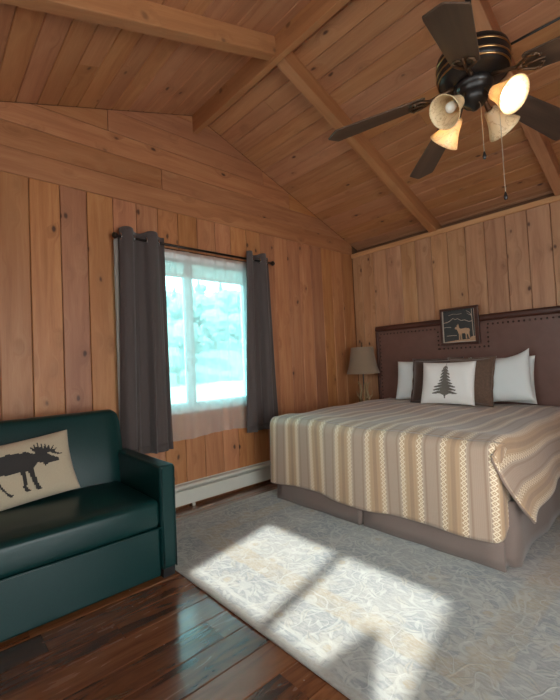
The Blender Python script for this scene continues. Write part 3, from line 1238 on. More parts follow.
# ------------------------------------------------------------------ pillows
def pillow_pt(u, v, wd, ht, T, side, pinch=0.06, power=0.55):
    x = wd / 2 * u * (1 - pinch * (1 - v * v))
    z = ht / 2 * v * (1 - pinch * (1 - u * u))
    t = T / 2 * (max(0, (1 - u ** 4)) * max(0, (1 - v ** 4))) ** power
    return x, t * side, z


def pillow(name, label, wd, ht, T, loc, lean=15, yaw=0, roll=0, mat='white_linen', pinch=0.06, n=18, ears=0.0, flange=None):
    """pillow standing on its lower edge: local x width, z up, -y towards the viewer"""
    root = thing(name, label, 'pillow', loc, (0, 0, 0))
    rot = Matrix.Rotation(R(yaw), 4, 'Z') @ Matrix.Rotation(R(-lean), 4, 'X') @ Matrix.Rotation(R(roll), 4, 'Y')
    root.rotation_euler = rot.to_euler()
    g = G()
    for side in (-1, 1):
        def fn(a, b, side=side):
            u, v = a * 2 - 1, b * 2 - 1
            u = math.sin(u * math.pi / 2)
            v = math.sin(v * math.pi / 2)
            x, y, z = pillow_pt(u, v, wd, ht, T, side, pinch)
            wr = 0.006 * math.sin(9 * u + 4 * v) * (1 - u ** 4) * (1 - v ** 4)
            z += ears * (abs(u) ** 3) * max(0, v) ** 3
            return (x, y + wr * side, z + ht / 2)
        g.grid(fn, n, n, flip=(side > 0))
    o = g.build('cushion', mat, root, smooth=True, fixn=True)
    bm = bmesh.new()
    bm.from_mesh(o.data)
    bmesh.ops.remove_doubles(bm, verts=bm.verts, dist=0.0005)
    bmesh.ops.recalc_face_normals(bm, faces=bm.faces)
    bm.to_mesh(o.data)
    bm.free()
    if flange:
        q = G()
        per = []
        for k in range(4):
            for i in range(12):
                t = i / 12 * 2 - 1
                per.append([(t, -1), (1, t), (-t, 1), (-1, -t)][k])
        inn = [pillow_pt(u * 0.985, v * 0.985, wd, ht, T, 0, pinch) for u, v in per]
        ot = [(p[0] * (1 + flange * 2 / wd), 0.006 * math.sin(i * 1.9), p[2] * (1 + flange * 2 / ht)) for i, p in enumerate(inn)]
        m_ = len(per)
        q.add([(p[0], p[1], p[2] + ht / 2) for p in inn] + [(p[0], p[1], p[2] + ht / 2) for p in ot], [(i, (i + 1) % m_, m_ + (i + 1) % m_, m_ + i) for i in range(m_)])
        q.build('flange', mat, root, smooth=True, solid=0.008)
    return root


def inside(poly, x, y):
    c = False
    j = len(poly) - 1
    for i in range(len(poly)):
        xi, yi = poly[i]
        xj, yj = poly[j]
        if (yi > y) != (yj > y) and x < (xj - xi) * (y - yi) / (yj - yi) + xi:
            c = not c
        j = i
    return c


def pillow_print(root, polys, wd, ht, T, cell, mat, name, pinch=0.06):
    """stitched motif lying on the front of a pillow, made of small stitches"""
    g = G()
    nx, nz = int(wd / cell), int(ht / cell)

    def surf(x, z):
        u, v = max(-1, min(1, 2 * x / wd)), max(-1, min(1, 2 * z / ht))
        for _ in range(3):
            u = max(-1, min(1, 2 * x / wd / (1 - pinch * (1 - v * v))))
            v = max(-1, min(1, 2 * z / ht / (1 - pinch * (1 - u * u))))
        t = T / 2 * (max(0, 1 - u ** 4) * max(0, 1 - v ** 4)) ** 0.55
        wr = 0.006 * math.sin(9 * u + 4 * v) * (1 - u ** 4) * (1 - v ** 4)
        return (x, -t - wr - 0.006, z + ht / 2)
    for j in range(-nz // 2, nz // 2 + 1):
        for i in range(-nx // 2, nx // 2 + 1):
            cx_, cz_ = i * cell, j * cell
            if any(inside(p, cx_, cz_) for p in polys):
                h = cell / 2
                g.add([surf(cx_ - h, cz_ - h), surf(cx_ + h, cz_ - h), surf(cx_ + h, cz_ + h), surf(cx_ - h, cz_ + h)], [(0, 1, 2, 3)])
    return g.build(name, mat, root)


BT = 0.758
pillow('pillow_sham', 'white pillow sham at the window side of the bed, against the headboard', 0.66, 0.46, 0.14, (-2.29, 4.225, BT), 12, 2, 0, 'white_linen')
pillow('pillow_sham', 'white pillow sham flat against the headboard behind the big tilted white pillow', 0.62, 0.46, 0.11, (-1.475, 4.285, BT), 4, 0, 0, 'white_linen')
pillow('throw_pillow', 'dark brown suede throw pillow with flange beside the window-side white sham', 0.52, 0.47, 0.13, (-2.06, 4.065, BT), 14, 2, 0, 'brown_faux', flange=0.025)
pillow('throw_pillow', 'tan brown furry throw pillow between tree pillow and tilted white pillow', 0.46, 0.47, 0.12, (-1.70, 4.04, BT), 14, -4, 0, 'tan_faux', flange=0.02)
pillow('pillow_sham', 'large white pillow tilted with one corner raised against the headboard', 0.56, 0.44, 0.16, (-1.415, 4.15, BT + 0.02), 11, -6, -7, 'white_linen', ears=0.05)
TPW, TPH, TPT = 0.545, 0.445, 0.13
tp = pillow('throw_pillow', 'off-white lumbar pillow printed with a grey pine tree', TPW, TPH, TPT, (-1.868, 3.93, BT), 15, 3, 0, 'cream_linen', pinch=0.05)
# pine tree print
rr = random.Random(4)
tree = []
right, left = [], []
tiers = 9
ztop, zbot = 0.165, -0.125
for sgn, lst in ((1, right), (-1, left)):
    for k in range(tiers):
        f0 = (k + 0.75) / tiers
        z = ztop - (ztop - zbot) * f0
        wx = (0.018 + 0.105 * f0) * rr.uniform(0.8, 1.15)
        lst += [(sgn * wx * 0.62, z + 0.016), (sgn * wx, z), (sgn * wx * 0.9, z - 0.009), (sgn * wx * 0.34, z - 0.002)]
tree = [(0.0, ztop + 0.03), (0.004, ztop)] + right + [(0.022, zbot - 0.005), (0.009, zbot - 0.01), (0.007, zbot - 0.042), (-0.007, zbot - 0.042), (-0.009, zbot - 0.01), (-0.022, zbot - 0.005)] + left[::-1] + [(-0.004, ztop)]
pillow_print(tp, [tree], TPW, TPH, TPT, 0.0042, 'grey_print', 'pine_tree_print', 0.05)

# ------------------------------------------------------------------ carved picture on the headboard
pic = thing('carved_picture', 'square carved wood panel of a deer under mountains hung over the headboard', 'picture', (-1.868, 4.352, 1.365))
pic.rotation_euler = (R(0), 0, R(0))
PW, PH = 0.415, 0.405
g = G().box(-PW / 2 + 0.02, PW / 2 - 0.02, -0.010, -0.001, 0.02, PH - 0.02)
g.build('panel', 'carve_dark', pic)
fr = [(-PW / 2, PW / 2, 0, 0.026), (-PW / 2, PW / 2, PH - 0.026, PH), (-PW / 2, -PW / 2 + 0.026, 0.026, PH - 0.026), (PW / 2 - 0.042, PW / 2, 0.026, PH - 0.026)]
for a, b, c, d in fr:
    G().box(a, b, -0.028, 0.0, c, d).build('frame_bar', 'mahogany', pic, bevel=0.005)
for a, b, c, d in [(-PW / 2 + 0.026, -PW / 2 + 0.034, 0.026, PH - 0.03), (-PW / 2 + 0.026, PW / 2 - 0.045, 0.026, 0.034)]:
    G().box(a, b, -0.02, -0.0102, c, d).build('inner_bead', 'carve_line', pic)


def relief(name, poly, mat, d=0.009):
    # poly in panel units 0..1
    S = 0.36
    q = [((a - 0.5) * S - 0.006, b * S + 0.024) for a, b in poly]
    G().prism(q, -0.0102, -0.0102 - d, lambda a, b, dd: (a, dd, b)).build(name, mat, pic, fixn=True)


def ridge(name, line, wdt=0.0035, mat='carve_line'):
    S = 0.36
    G().tube([((a - 0.5) * S - 0.006, -0.012, b * S + 0.024) for a, b in line], wdt, 6).build(name, mat, pic)


deer = [(0.38, 0.43), (0.41, 0.47), (0.44, 0.46), (0.45, 0.53), (0.47, 0.50), (0.48, 0.56), (0.50, 0.50), (0.505, 0.43), (0.56, 0.40), (0.70, 0.42), (0.79, 0.40), (0.82, 0.35), (0.80, 0.29),
        (0.80, 0.22), (0.815, 0.11), (0.785, 0.11), (0.765, 0.20), (0.735, 0.26), (0.72, 0.20), (0.725, 0.10), (0.695, 0.10), (0.69, 0.22), (0.67, 0.27), (0.58, 0.26), (0.575, 0.18), (0.585, 0.08), (0.555, 0.08),
        (0.545, 0.20), (0.525, 0.22), (0.52, 0.08), (0.49, 0.08), (0.495, 0.24), (0.475, 0.31), (0.445, 0.39), (0.40, 0.40)]
relief('deer', deer, 'carve_tan')
relief('ground', [(0.06, 0.01), (0.97, 0.01), (0.97, 0.17), (0.85, 0.15), (0.80, 0.085), (0.40, 0.07), (0.06, 0.03)], 'carve_tan', 0.005)
ridge('mountain_line', [(0.02, 0.62), (0.14, 0.63), (0.22, 0.66), (0.33, 0.74), (0.40, 0.70), (0.47, 0.72), (0.58, 0.65), (0.68, 0.66), (0.80, 0.60), (0.90, 0.61)])
ridge('cloud_line', [(0.02, 0.47), (0.1, 0.485), (0.2, 0.48), (0.26, 0.47)], 0.003)
ridge('shore_line', [(0.12, 0.215), (0.25, 0.22), (0.42, 0.215)], 0.003)
ridge('cloud_line', [(0.20, 0.84), (0.34, 0.87), (0.48, 0.85), (0.6, 0.86)], 0.0022)
ridge('tree_trunk', [(0.91, 0.12), (0.90, 0.5), (0.89, 0.97)], [0.004, 0.0035, 0.003])
ridge('tree_trunk', [(0.965, 0.12), (0.965, 0.6), (0.955, 0.97)], [0.005, 0.004, 0.003])
ridge('branch', [(0.895, 0.72), (0.84, 0.86), (0.74, 0.93)], [0.003, 0.0025, 0.002])
ridge('branch', [(0.89, 0.80), (0.82, 0.80), (0.76, 0.86)], [0.003, 0.002, 0.002])

# ------------------------------------------------------------------ nightstand and antler lamp
nsd = thing('nightstand', 'dark wooden nightstand in the corner beside the bed', 'nightstand', (-3.112, 4.145, 0.0))
G().box(-0.19, 0.19, -0.19, 0.19, 0.60, 0.63).build('top', 'chest', nsd, bevel=0.005)
G().box(-0.175, 0.175, -0.175, 0.18, 0.12, 0.60).build('body', 'chest', nsd, bevel=0.003)
for z0 in (0.15, 0.38):
    dr = G().box(-0.165, 0.165, -0.19, -0.1755, z0, z0 + 0.2).build('drawer', 'chest', nsd, bevel=0.004)
    G().lathe([(0.004, 0), (0.006, 0.012), (0.014, 0.018), (0.012, 0.026), (0.001, 0.028)], 10, Matrix.Translation((0, -0.19, z0 + 0.1)) @ Matrix.Rotation(R(90), 4, 'X')).build('knob', 'bronze', dr)
for lx in (-0.15, 0.15):
    for ly in (-0.15, 0.155):
        G().box(lx - 0.02, lx + 0.02, ly - 0.02, ly + 0.02, 0, 0.12).build('leg', 'chest', nsd)
lamp = thing('antler_lamp', 'table lamp with antler base and beige bell shade beside the headboard', 'lamp', (-3.018, 4.142, 0.63))
G().lathe([(0.002, 0.0), (0.085, 0.0), (0.085, 0.012), (0.06, 0.025), (0.025, 0.035), (0.02, 0.06), (0.001, 0.06)], 20).build('base', 'dark_base', lamp, smooth=True)
G().tube([(0, 0, 0.05), (0, 0, 0.50)], 0.008, 8).build('stem', 'dark_base', lamp)
for k in range(5):
    a = k * 2 * math.pi / 5 + 0.5
    ca, sa = math.cos(a), math.sin(a)
    main = [(0.02 * ca, 0.02 * sa, 0.04), (0.05 * ca, 0.05 * sa, 0.09), (0.055 * ca, 0.055 * sa, 0.16), (0.035 * ca, 0.035 * sa, 0.24), (0.055 * ca, 0.055 * sa, 0.31), (0.09 * ca, 0.09 * sa, 0.345)]
    an = G().tube(main, [0.014, 0.015, 0.013, 0.011, 0.008, 0.002], 7)
    an.tube([(0.05 * ca, 0.05 * sa, 0.12), (0.09 * ca - 0.02 * sa, 0.09 * sa + 0.02 * ca, 0.17), (0.105 * ca - 0.03 * sa, 0.105 * sa + 0.03 * ca, 0.225)], [0.010, 0.007, 0.002], 6)
    an.build('antler', 'antler', lamp, smooth=True)
G().lathe([(0.205, 0.445), (0.200, 0.455), (0.178, 0.53), (0.160, 0.61), (0.146, 0.70), (0.139, 0.765), (0.137, 0.775)], 32).build('lamp_shade', 'lampshade', lamp, smooth=True, solid=0.003)
hp = G()
for k in range(3):
    a = k * 2 * math.pi / 3
    hp.tube([(0, 0, 0.765), (0.138 * math.cos(a), 0.138 * math.sin(a), 0.765)], 0.0025, 6)
hp.tube([(0, 0, 0.50), (0, 0, 0.79)], 0.003, 6)
hp.build('harp', 'dark_base', lamp)
G().lathe([(0.001, 0.775), (0.008, 0.780), (0.012, 0.795), (0.007, 0.812), (0.009, 0.825), (0.001, 0.845)], 10).build('finial', 'bronze', lamp, smooth=True)

# ------------------------------------------------------------------ rug
rx0, rx1, ry0, ry1, rth = RUG
g = G()
g.box(rx0, rx1, ry0, ry1, 0.0015, rth)
rug = tag(g.build('area_rug', 'rug', bevel=0.006, seg=3), 'faded grey oriental rug with gold border under the bed', 'rug')

# ------------------------------------------------------------------ baseboard heater
ht = thing('baseboard_heater', 'long off-white baseboard heater along the window wall', 'heater', (WX + 0.001, 2.72, 0.0))
hy0, hy1 = -1.45, 1.42


def ext(poly, y0, y1):
    return G().prism(poly, y0, y1, lambda a, b, d: (a, d, b))


ext([(0.0, 0.025), (0.004, 0.025), (0.004, 0.205), (0.0, 0.205)], hy0, hy1).build('back_plate', 'heater', ht, fixn=True)
ext([(0.066, 0.030), (0.072, 0.030), (0.072, 0.150), (0.066, 0.155), (0.062, 0.155), (0.062, 0.034)], hy0 + 0.03, hy1 - 0.03).build('front_cover', 'heater', ht, fixn=True)
ext([(0.004, 0.198), (0.050, 0.196), (0.068, 0.180), (0.070, 0.174), (0.066, 0.172), (0.048, 0.190), (0.004, 0.192)], hy0 + 0.03, hy1 - 0.03).build('top_hood', 'heater', ht, fixn=True)
ext([(0.040, 0.158), (0.066, 0.164), (0.066, 0.168), (0.040, 0.163)], hy0 + 0.03, hy1 - 0.03).build('damper', 'heater', ht, fixn=True)
ext([(0.012, 0.06), (0.055, 0.06), (0.055, 0.12), (0.012, 0.12)], hy0 + 0.03, hy1 - 0.03).build('fins', 'dark_gap', ht, fixn=True)
for a in (hy0, hy1 - 0.03):
    ext([(0.0, 0.0), (0.074, 0.0), (0.074, 0.17), (0.052, 0.205), (0.0, 0.205)], a, a + 0.03).build('end_cap', 'heater', ht, bevel=0.004, fixn=True)
for a in (-0.9, 0.15):
    ext([(0.060, 0.0), (0.070, 0.0), (0.070, 0.03), (0.060, 0.03)], a, a + 0.03).build('foot', 'heater', ht, fixn=True)

# ------------------------------------------------------------------ curtains
RODX, RODZ = WX + 0.10, 2.352
rod = thing('curtain_rod', 'dark metal curtain rod with ball finials above the window', 'curtain rod', (RODX, 2.04, RODZ))
G().tube([(0, -0.81, 0), (0, 0.82, 0)], 0.011, 12).build('bar', 'rod', rod, smooth=True)
for s_ in (-1, 1):
    yb = -0.81 if s_ < 0 else 0.82
    G().lathe([(0.011, 0.0), (0.014, 0.008), (0.010, 0.014), (0.022, 0.024), (0.027, 0.038), (0.022, 0.052), (0.008, 0.060), (0.001, 0.062)], 14,
              Matrix.Translation((0, yb, 0)) @ Matrix.Rotation(R(-90 * s_), 4, 'X')).build('finial', 'rod', rod, smooth=True)
    br = G().tube([(0, yb - s_ * 0.012, 0), (-0.06, yb - s_ * 0.012, -0.005), (-0.098, yb - s_ * 0.012, -0.01)], 0.007, 8)
    br.box(-0.0995, -0.094, yb - s_ * 0.012 - 0.015, yb - s_ * 0.012 + 0.015, -0.045, 0.035)
    br.build('bracket', 'rod', rod)
G().tube([(-0.07, -0.55, -0.012), (-0.07, 0.56, -0.012)], 0.004, 8).build('sheer_rod', 'rod', rod, smooth=True)


def curtain(label, y0, y1, b0, b1, peak, period, zb, seed, amp=0.042):
    root = thing('curtain', label, 'curtain', (RODX, (y0 + y1) / 2, zb), group=None)
    oy = (y0 + y1) / 2
    rr = random.Random(seed)
    p1, p2 = rr.uniform(0, 6), rr.uniform(0, 6)

    def surf(a, b):
        # a across, b from bottom (0) to top (1)
        z = zb + (2.425 - zb) * b
        yt = y0 + (y1 - y0) * a
        yb_ = b0 + (b1 - b0) * a
        y = yt * b + yb_ * (1 - b)
        ph = 2 * math.pi * (yt - peak) / period
        c = math.cos(ph)
        c = math.copysign(abs(c) ** 0.6, c)
        k = 1 - b
        x = amp * c * (1 - 0.25 * k) + 0.016 * k * math.sin(2.3 * ph + p1 + 1.5 * k) + 0.010 * k * math.sin(4.1 * ph + p2)
        y += 0.012 * k * math.sin(1.7 * ph + p2 + 2 * k)
        zz = z + (0.008 * c if b > 0.95 else 0) - (0.02 * c * 0 if b < 0.01 else 0)
        return (x, y - oy, zz - zb)
    g = G().grid(surf, 72, 40)
    cl = g.build('cloth', 'curtain', root, smooth=True, solid=0.004)
    hem = G().grid(lambda a, b: tuple(Vector(surf(a, b * 0.035)) + Vector((0.003, 0, 0))), 72, 2)
    hem.build('hem', 'curtain', cl, smooth=True, solid=0.005)
    # grommets where the cloth crosses the rod
    k = math.ceil(((y0 - peak) / period - 0.25) * 2)
    while True:
        yy = peak + period * (0.25 + k * 0.5)
        if yy > y1 - 0.005:
            break
        if yy > y0 + 0.005:
            gm = G()
            n_, m_ = 16, 6
            vs = [(((0.026 + 0.007 * math.cos(2 * math.pi * j / m_)) * math.cos(2 * math.pi * i / n_)), 0.005 * math.sin(2 * math.pi * j / m_), ((0.026 + 0.007 * math.cos(2 * math.pi * j / m_)) * math.sin(2 * math.pi * i / n_))) for i in range(n_) for j in range(m_)]
            fs = [(i * m_ + j, i * m_ + (j + 1) % m_, ((i + 1) % n_) * m_ + (j + 1) % m_, ((i + 1) % n_) * m_ + j) for i in range(n_) for j in range(m_)]
            gm.add([(a, b + yy - oy, c + RODZ - zb) for a, b, c in vs], fs)
            gm.build('grommet', 'steel', root, smooth=True, fixn=True)
        k += 1
    return root


cl_ = curtain('dark taupe grommet curtain panel beside the green sofa', 1.232, 1.640, 1.20, 1.655, 1.292, 0.215, 0.545, 1)
curtain('dark taupe grommet curtain panel at the bed side of the window', 2.525, 2.862, 2.455, 2.925, 2.565, 0.185, 0.565, 2)
g = G().grid(lambda a, b: (-0.042 + 0.006 * math.sin(a * 9), 1.195 + 0.09 * a - 1.436, 0.02 + 1.80 * b), 6, 12)
g.build('lining', 'lining', cl_, smooth=True, solid=0.002)


def sheer_fn(a, b):
    z = 0.605 + (2.335 - 0.605) * b
    y = 1.56 + (2.575 - 1.56) * a
    k = 1 - b
    fold = math.sin(a * 46 + 0.6 * math.sin(a * 9)) * 0.010 + math.sin(a * 21 + 1) * 0.008
    y += 0.008 * math.sin(a * 46) * b
    z -= 0.012 * math.sin(a * 7) * k
    return (RODX - 0.070 + fold * (0.6 + 0.4 * k), y, z)


sheer = tag(G().grid(sheer_fn, 220, 24).build('sheer_curtain', 'sheer', smooth=True), 'white sheer voile curtain hanging across the window', 'curtain')

# raised blind at the window head
blind = thing('window_blind', 'raised white slatted blind at the top of the window', 'blind', (WX - 0.008, 1.92, 2.10))
G().box(-0.03, 0.012, -0.64, 0.64, 0.165, 0.215).build('head_rail', 'blind', blind, bevel=0.004)
for k in range(9):
    G().box(-0.027, 0.008, -0.635, 0.635, 0.032 + k * 0.0145, 0.037 + k * 0.0145).build('slat', 'blind', blind)
G().box(-0.026, 0.008, -0.635, 0.635, 0.0, 0.024).build('bottom_rail', 'blind', blind, bevel=0.003)

# ------------------------------------------------------------------ sofa
sofa = thing('sofa', 'dark teal leather loveseat with square arms against the pine wall', 'sofa', (-2.75, 0.40, 0.0))
ox, oy = -2.75, 0.40
SY0, SY1 = -0.38, 1.156
AW = 0.10


def sp(gobj):
    gobj.v = [(p[0] - ox, p[1] - oy, p[2]) for p in gobj.v]
    return gobj


sp(G().box(-3.16, -2.295, SY0 + AW, SY1 - AW, 0.02, 0.305)).build('base', 'leather', sofa, bevel=0.012, seg=2)


def cushion(name, x0, x1, y0, y1, z0, z1, rad, crown, parent, n=16):
    """soft block with rounded rim and crowned top"""
    g = G()
    bm = bmesh.new()
    bmesh.ops.create_cube(bm, size=1.0)
    for v in bm.verts:
        v.co = Vector(((x0 + x1) / 2 + v.co.x * (x1 - x0), (y0 + y1) / 2 + v.co.y * (y1 - y0), (z0 + z1) / 2 + v.co.z * (z1 - z0)))
    bmesh.ops.bevel(bm, geom=bm.edges[:], offset=rad, segments=4, profile=0.5, affect='EDGES')
    for e_ in range(1):
        pass
    bmesh.ops.subdivide_edges(bm, edges=[e for e in bm.edges if e.calc_length() > 0.12], cuts=6, use_grid_fill=True)
    for v in bm.verts:
        a = (v.co.x - x0) / (x1 - x0) * 2 - 1
        b = (v.co.y - y0) / (y1 - y0) * 2 - 1
        if v.co.z > z1 - rad * 0.5:
            v.co.z += crown * (1 - a * a) * (1 - b ** 4)
        if v.co.x > x1 - rad * 0.5:
            v.co.x += crown * 0.6 * (1 - b ** 4)
        v.co.x -= ox
        v.co.y -= oy
    me = bpy.data.meshes.new(name)
    bm.to_mesh(me)
    bm.free()
    me.materials.append(M['leather'])
    me.polygons.foreach_set('use_smooth', [True] * len(me.polygons))
    o = bpy.data.objects.new(name, me)
    col.objects.link(o)
    o.parent = parent
    return o


cushion('seat_cushion', -3.0, -2.275, SY0 + AW + 0.002, SY1 - AW - 0.002, 0.309, 0.475, 0.035, 0.018, sofa)
# reclined backrest
bp = [(-2.885, 0.31), (-3.015, 0.93), (-3.03, 0.955), (-3.06, 0.965), (-3.15, 0.955), (-3.17, 0.93), (-3.16, 0.31)]


def backfn(a, b, d):
    return (a, d, b)


g = G()
ny = 24
prof = []
for k in range(13):
    t = k / 12
    prof.append((-2.885 - 0.13 * t + 0.022 * math.sin(math.pi * t), 0.31 + 0.62 * t))
prof += [(-3.022, 0.948), (-3.035, 0.958), (-3.06, 0.965), (-3.10, 0.965), (-3.15, 0.955), (-3.17, 0.93), (-3.17, 0.31)]
ye0, ye1 = SY0 + 0.04, SY1 - 0.058
rad = 0.06
vs = []
npf = len(prof)
for j in range(ny + 1):
    t = j / ny
    y = ye0 + (ye1 - ye0) * t
    for (a, b) in prof:
        yy = y
        # round the upper corners
        if b > 0.90:
            lim = 0.045 * ((b - 0.90) / 0.065) ** 2
            yy = min(max(y, ye0 + lim), ye1 - lim)
        edge = min(t, 1 - t)
        aa = a + (0.02 * max(0, 1 - edge / 0.04) * -1 if a > -3.06 else 0)
        vs.append((aa, yy, b))
fs = [(j * npf + i, j * npf + (i + 1) % npf, (j + 1) * npf + (i + 1) % npf, (j + 1) * npf + i) for j in range(ny) for i in range(npf)]
fs += [tuple(range(npf)), tuple(ny * npf + i for i in range(npf - 1, -1, -1))]
g.add(vs, fs)
sp(g).build('backrest', 'leather', sofa, smooth=True, fixn=True)
for y0 in (SY0, SY1 - AW):
    g = G()
    ap = [(-2.28, 0.055), (-2.275, 0.60), (-2.275, 0.668), (-2.60, 0.668), (-3.02, 0.672), (-3.12, 0.66), (-3.14, 0.60), (-3.14, 0.055)]
    g.prism(ap, y0, y0 + AW, lambda a, b, d: (a, d, b))
    arm = sp(g).build('arm', 'leather', sofa, smooth=False, bevel=0.016, seg=3, fixn=True)
    # welt along the arm front
    sp(G().tube([(-2.272, y0 + 0.012, 0.06), (-2.268, y0 + 0.012, 0.655)], 0.004, 6).tube([(-2.272, y0 + AW - 0.012, 0.06), (-2.268, y0 + AW - 0.012, 0.655)], 0.004, 6)).build('welt', 'leather', arm, smooth=True)
    for fx in (-3.08, -2.33):
        sp(G().prism([(fx - 0.03, 0.0), (fx + 0.03, 0.0), (fx + 0.035, 0.054), (fx - 0.035, 0.054)], y0 + 0.015, y0 + AW - 0.012, lambda a, b, d: (a, d, b))).build('foot', 'black_plastic', sofa, fixn=True)
sp(G().tube([(-2.283, SY0 + AW, 0.307), (-2.283, SY1 - AW, 0.307)], 0.005, 6)).build('seam_welt', 'leather', sofa, smooth=True)

# moose pillow
MW, MH, MT = 0.66, 0.385, 0.13
mp = thing('throw_pillow', 'beige needlepoint pillow with a dark moose on the teal sofa', 'pillow')
bpy.data.objects.remove(mp)
mp = pillow('throw_pillow', 'beige needlepoint pillow with a dark moose on the teal sofa', MW, MH, MT, (-2.755, 0.425, 0.492), 20, 90, -5.5, 'burlap', pinch=0.05)


def mm_(px, py):
    return ((px - 420) / 1046 + MW / 2 - 0.005, (337 - 0.266 * px - py) / 900)


body = [(-150, 300), (-130, 262), (-60, 262), (0, 245), (60, 225), (130, 215), (150, 205), (190, 215), (215, 205), (250, 205), (285, 222), (320, 232), (326, 248), (300, 254), (262, 262), (240, 285), (232, 262), (200, 265), (182, 288), (172, 302),
        (178, 350), (186, 385), (204, 404), (172, 408), (155, 360), (142, 312), (130, 315), (128, 375), (122, 395), (142, 414), (112, 418), (105, 400), (110, 360), (104, 318), (60, 330), (0, 340),
        (-20, 345), (-5, 380), (20, 425), (55, 438), (30, 448), (0, 412), (-35, 360), (-60, 352), (-55, 400), (-40, 440), (-15, 455), (-45, 460), (-75, 420), (-85, 360), (-120, 350)]
antl = [[(205, 210), (185, 195), (176, 172), (186, 178), (196, 190), (204, 158), (214, 188), (222, 152), (232, 186), (246, 146), (248, 184), (268, 148), (264, 186), (288, 156), (280, 190), (312, 160), (294, 194), (330, 172), (305, 202), (348, 206), (320, 216), (285, 206), (250, 208)]]
pillow_print(mp, [[mm_(*p) for p in body]] + [[mm_(*p) for p in a] for a in antl], MW, MH, MT, 0.0062, 'moose', 'moose_motif', 0.05)

# ------------------------------------------------------------------ ceiling fan
FX, FYc, FZ = -0.738, 2.04, 2.585
fan = thing('ceiling_fan', 'five-blade dark ceiling fan with four alabaster glass lights hung from the ridge beam', 'ceiling fan', (FX, FYc, FZ))
G().tube([(0, 0, 0.15), (0, 0, 0.90)], 0.014, 12).build('downrod', 'fan_black', fan, smooth=True)
G().lathe([(0.018, 0.86), (0.05, 0.875), (0.068, 0.91), (0.07, 0.958), (0.001, 0.958)], 24).build('canopy', 'fan_black', fan, smooth=True)
mh = G().lathe([(0.02, 0.160), (0.05, 0.158), (0.10, 0.148), (0.150, 0.140), (0.163, 0.130), (0.166, 0.115), (0.166, 0.045), (0.160, 0.030), (0.135, 0.014), (0.105, 0.004), (0.090, -0.005), (0.001, -0.005)], 40).build('motor_housing', 'fan_black', fan, smooth=True)
for z_, r_ in ((0.100, 0.1665), (0.058, 0.1665), (0.030, 0.1605)):
    G().lathe([(r_ - 0.002, z_ - 0.005), (r_ + 0.002, z_ - 0.004), (r_ + 0.003, z_), (r_ + 0.002, z_ + 0.004), (r_ - 0.002, z_ + 0.005)], 40).build('brass_band', 'brass', mh, smooth=True)
DROOP = math.atan(0.135 / 0.73)
for k in range(5):
    a = R(-148.2 + 72 * k)
    Rm = Matrix.Rotation(a, 4, 'Z') @ Matrix.Rotation(DROOP, 4, 'Y')
    Pm = Rm @ Matrix.Translation((0, 0, 0)) @ Matrix.Rotation(R(-11), 4, 'X')
    # blade outline: local x along the blade
    outl = [(0.235, -0.048), (0.250, -0.060), (0.67, -0.082), (0.692, -0.080), (0.738, -0.006), (0.738, 0.006), (0.692, 0.080), (0.67, 0.082), (0.250, 0.060), (0.235, 0.048)]
    g = G().prism(outl, -0.004, 0.004, lambda p, q, d: (p, q, d))
    bl2 = g.build('blade', 'blade', fan, bevel=0.002, seg=1, fixn=True)
    bl2.matrix_local = Pm
    # scrolled blade iron
    ir = G()
    ir.tube([(0.08, 0, 0.012), (0.14, 0, 0.004), (0.19, 0, -0.004), (0.225, 0, -0.010)], [0.012, 0.009, 0.009, 0.010], 8)
    for s_ in (-1, 1):
        ir.tube([(0.20, 0, -0.008), (0.225, s_ * 0.022, -0.010), (0.262, s_ * 0.044, -0.010), (0.295, s_ * 0.040, -0.009), (0.305, s_ * 0.022, -0.009), (0.290, s_ * 0.012, -0.009)], [0.007, 0.008, 0.008, 0.007, 0.006, 0.004], 6)
        ir.lathe([(0.001, -0.008), (0.007, -0.006), (0.008, 0.0), (0.001, 0.0)], 8, Matrix.Translation((0.285, s_ * 0.042, -0.012)))
    ir.tube([(0.22, 0, -0.010), (0.27, 0, -0.010), (0.315, 0, -0.008)], [0.008, 0.007, 0.004], 6)
    ir.build('blade_iron', 'bronze', bl2, smooth=True)
G().lathe([(0.001, 0.0), (0.085, -0.004), (0.090, -0.018), (0.078, -0.034), (0.062, -0.050), (0.066, -0.066), (0.060, -0.090), (0.045, -0.110), (0.024, -0.122), (0.012, -0.135), (0.001, -0.138)], 28).build('light_fitter', 'fan_black', fan, smooth=True)
LIT = []
for k in range(4):
    a = R(-109 - 90 * k)
    ca, sa = math.cos(a), math.sin(a)
    dirv = Vector((ca * 0.80, sa * 0.80, -0.62)).normalized()
    base = Vector((ca * 0.095, sa * 0.095, -0.105))
    G().tube([(ca * 0.045, sa * 0.045, -0.07), (ca * 0.075, sa * 0.075, -0.072), tuple(base), tuple(base + dirv * 0.02)], [0.010, 0.010, 0.012, 0.018], 10).build('light_arm', 'bronze', fan, smooth=True)
    mt4 = Matrix.Translation(base) @ dirv.to_track_quat('Z', 'Y').to_matrix().to_4x4()
    prof = [(0.022, 0.008), (0.029, 0.016), (0.034, 0.035), (0.040, 0.058), (0.050, 0.084), (0.062, 0.108), (0.072, 0.127), (0.078, 0.139)]
    sh = G().lathe(prof, 28).build('glass_shade', 'alabaster', fan, smooth=True, solid=0.003)
    sh.matrix_local = mt4
    lit = k in (1, 3)
    bb = G().lathe([(0.011, 0.018), (0.012, 0.045), (0.020, 0.062), (0.0255, 0.078), (0.024, 0.092), (0.014, 0.103), (0.001, 0.106)], 16).build('bulb', 'bulb_on' if lit else 'bulb_off', sh, smooth=True)
    if lit:
        LIT.append(Vector((FX, FYc, FZ)) + base + dirv * 0.112)
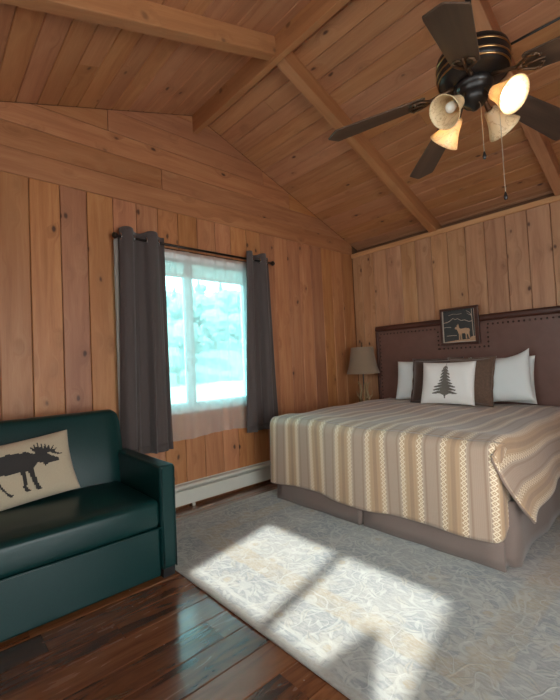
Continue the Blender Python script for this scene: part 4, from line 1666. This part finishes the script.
for (cx_, cy_, z0, z1) in ((0.035, -0.02, -0.12, -0.375), (0.115, -0.02, -0.16, -0.60)):
    pc = G().tube([(cx_ * 0.6, cy_, -0.10), (cx_, cy_, z0 - 0.01), (cx_ + 0.002, cy_, z1)], 0.0022, 6).build('pull_chain', 'chain', fan)
    G().lathe([(0.001, z1 - 0.028), (0.007, z1 - 0.024), (0.009, z1 - 0.012), (0.006, z1), (0.003, z1 + 0.010), (0.001, z1 + 0.012)], 10, Matrix.Translation((cx_ + 0.002, cy_, 0))).build('fob', 'fan_black', pc, smooth=True)
for i, p in enumerate(LIT):
    l = bpy.data.lights.new('fan_bulb_light', 'POINT')
    l.energy = 0.95
    l.color = (1.0, 0.78, 0.52)
    l.shadow_soft_size = 0.025
    o = bpy.data.objects.new('fan_bulb_light', l)
    col.objects.link(o)
    o.parent = fan
    o.location = p - Vector((FX, FYc, FZ))
# cable from the fan to the far rafter
ya = 2.10
G_ = G().tube([(-0.60, 2.10, 2.715), (-0.38, 2.14, 2.735), (0.0, 2.35, 2.85), (0.30, 2.6, 3.40)], 0.006, 8)
tag(G_.build('fan_cable', 'cable', smooth=True), 'thin black cable running from the ceiling fan motor to a rafter', 'cable')

# ------------------------------------------------------------------ unseen lamp and chest, added to cast the triangular shadow on the rug
ch = thing('shadow_lamp_chest', 'unseen walnut chest added under the sunny window to carry the shadow-casting lamp', 'chest', (-0.72, -0.27, 0.0))
G().box(-0.32, 0.32, -0.175, 0.16, 0.06, 0.97).build('body', 'chest', ch, bevel=0.004)
G().box(-0.34, 0.34, -0.178, 0.18, 0.97, 1.0).build('top', 'chest', ch, bevel=0.006)
for k in range(4):
    z0 = 0.09 + k * 0.22
    dr = G().box(-0.30, 0.30, 0.1605, 0.175, z0, z0 + 0.2).build('drawer', 'chest', ch, bevel=0.004)
    for s_ in (-0.15, 0.15):
        G().lathe([(0.004, 0), (0.006, 0.012), (0.014, 0.018), (0.012, 0.026), (0.001, 0.028)], 10, Matrix.Translation((s_, 0.175, z0 + 0.1)) @ Matrix.Rotation(R(-90), 4, 'X')).build('knob', 'bronze', dr)
for s_ in (-0.3, 0.3):
    for q in (-0.16, 0.14):
        G().box(s_ - 0.02, s_ + 0.02, q - 0.015, q + 0.015, 0, 0.06).build('foot', 'chest', ch)
l2 = thing('shadow_lamp', 'unseen lamp with narrow conical shade, added to cast the triangular shadow on the rug', 'lamp', (-0.71, -0.25, 1.0))
G().lathe([(0.001, 0), (0.07, 0), (0.07, 0.015), (0.03, 0.03), (0.045, 0.08), (0.03, 0.14), (0.012, 0.18), (0.012, 0.26), (0.001, 0.26)], 20).build('base', 'dark_base', l2, smooth=True)
G().lathe([(0.135, 0.19), (0.028, 0.49)], 28).build('lamp_shade', 'lampshade', l2, smooth=True, solid=0.003)
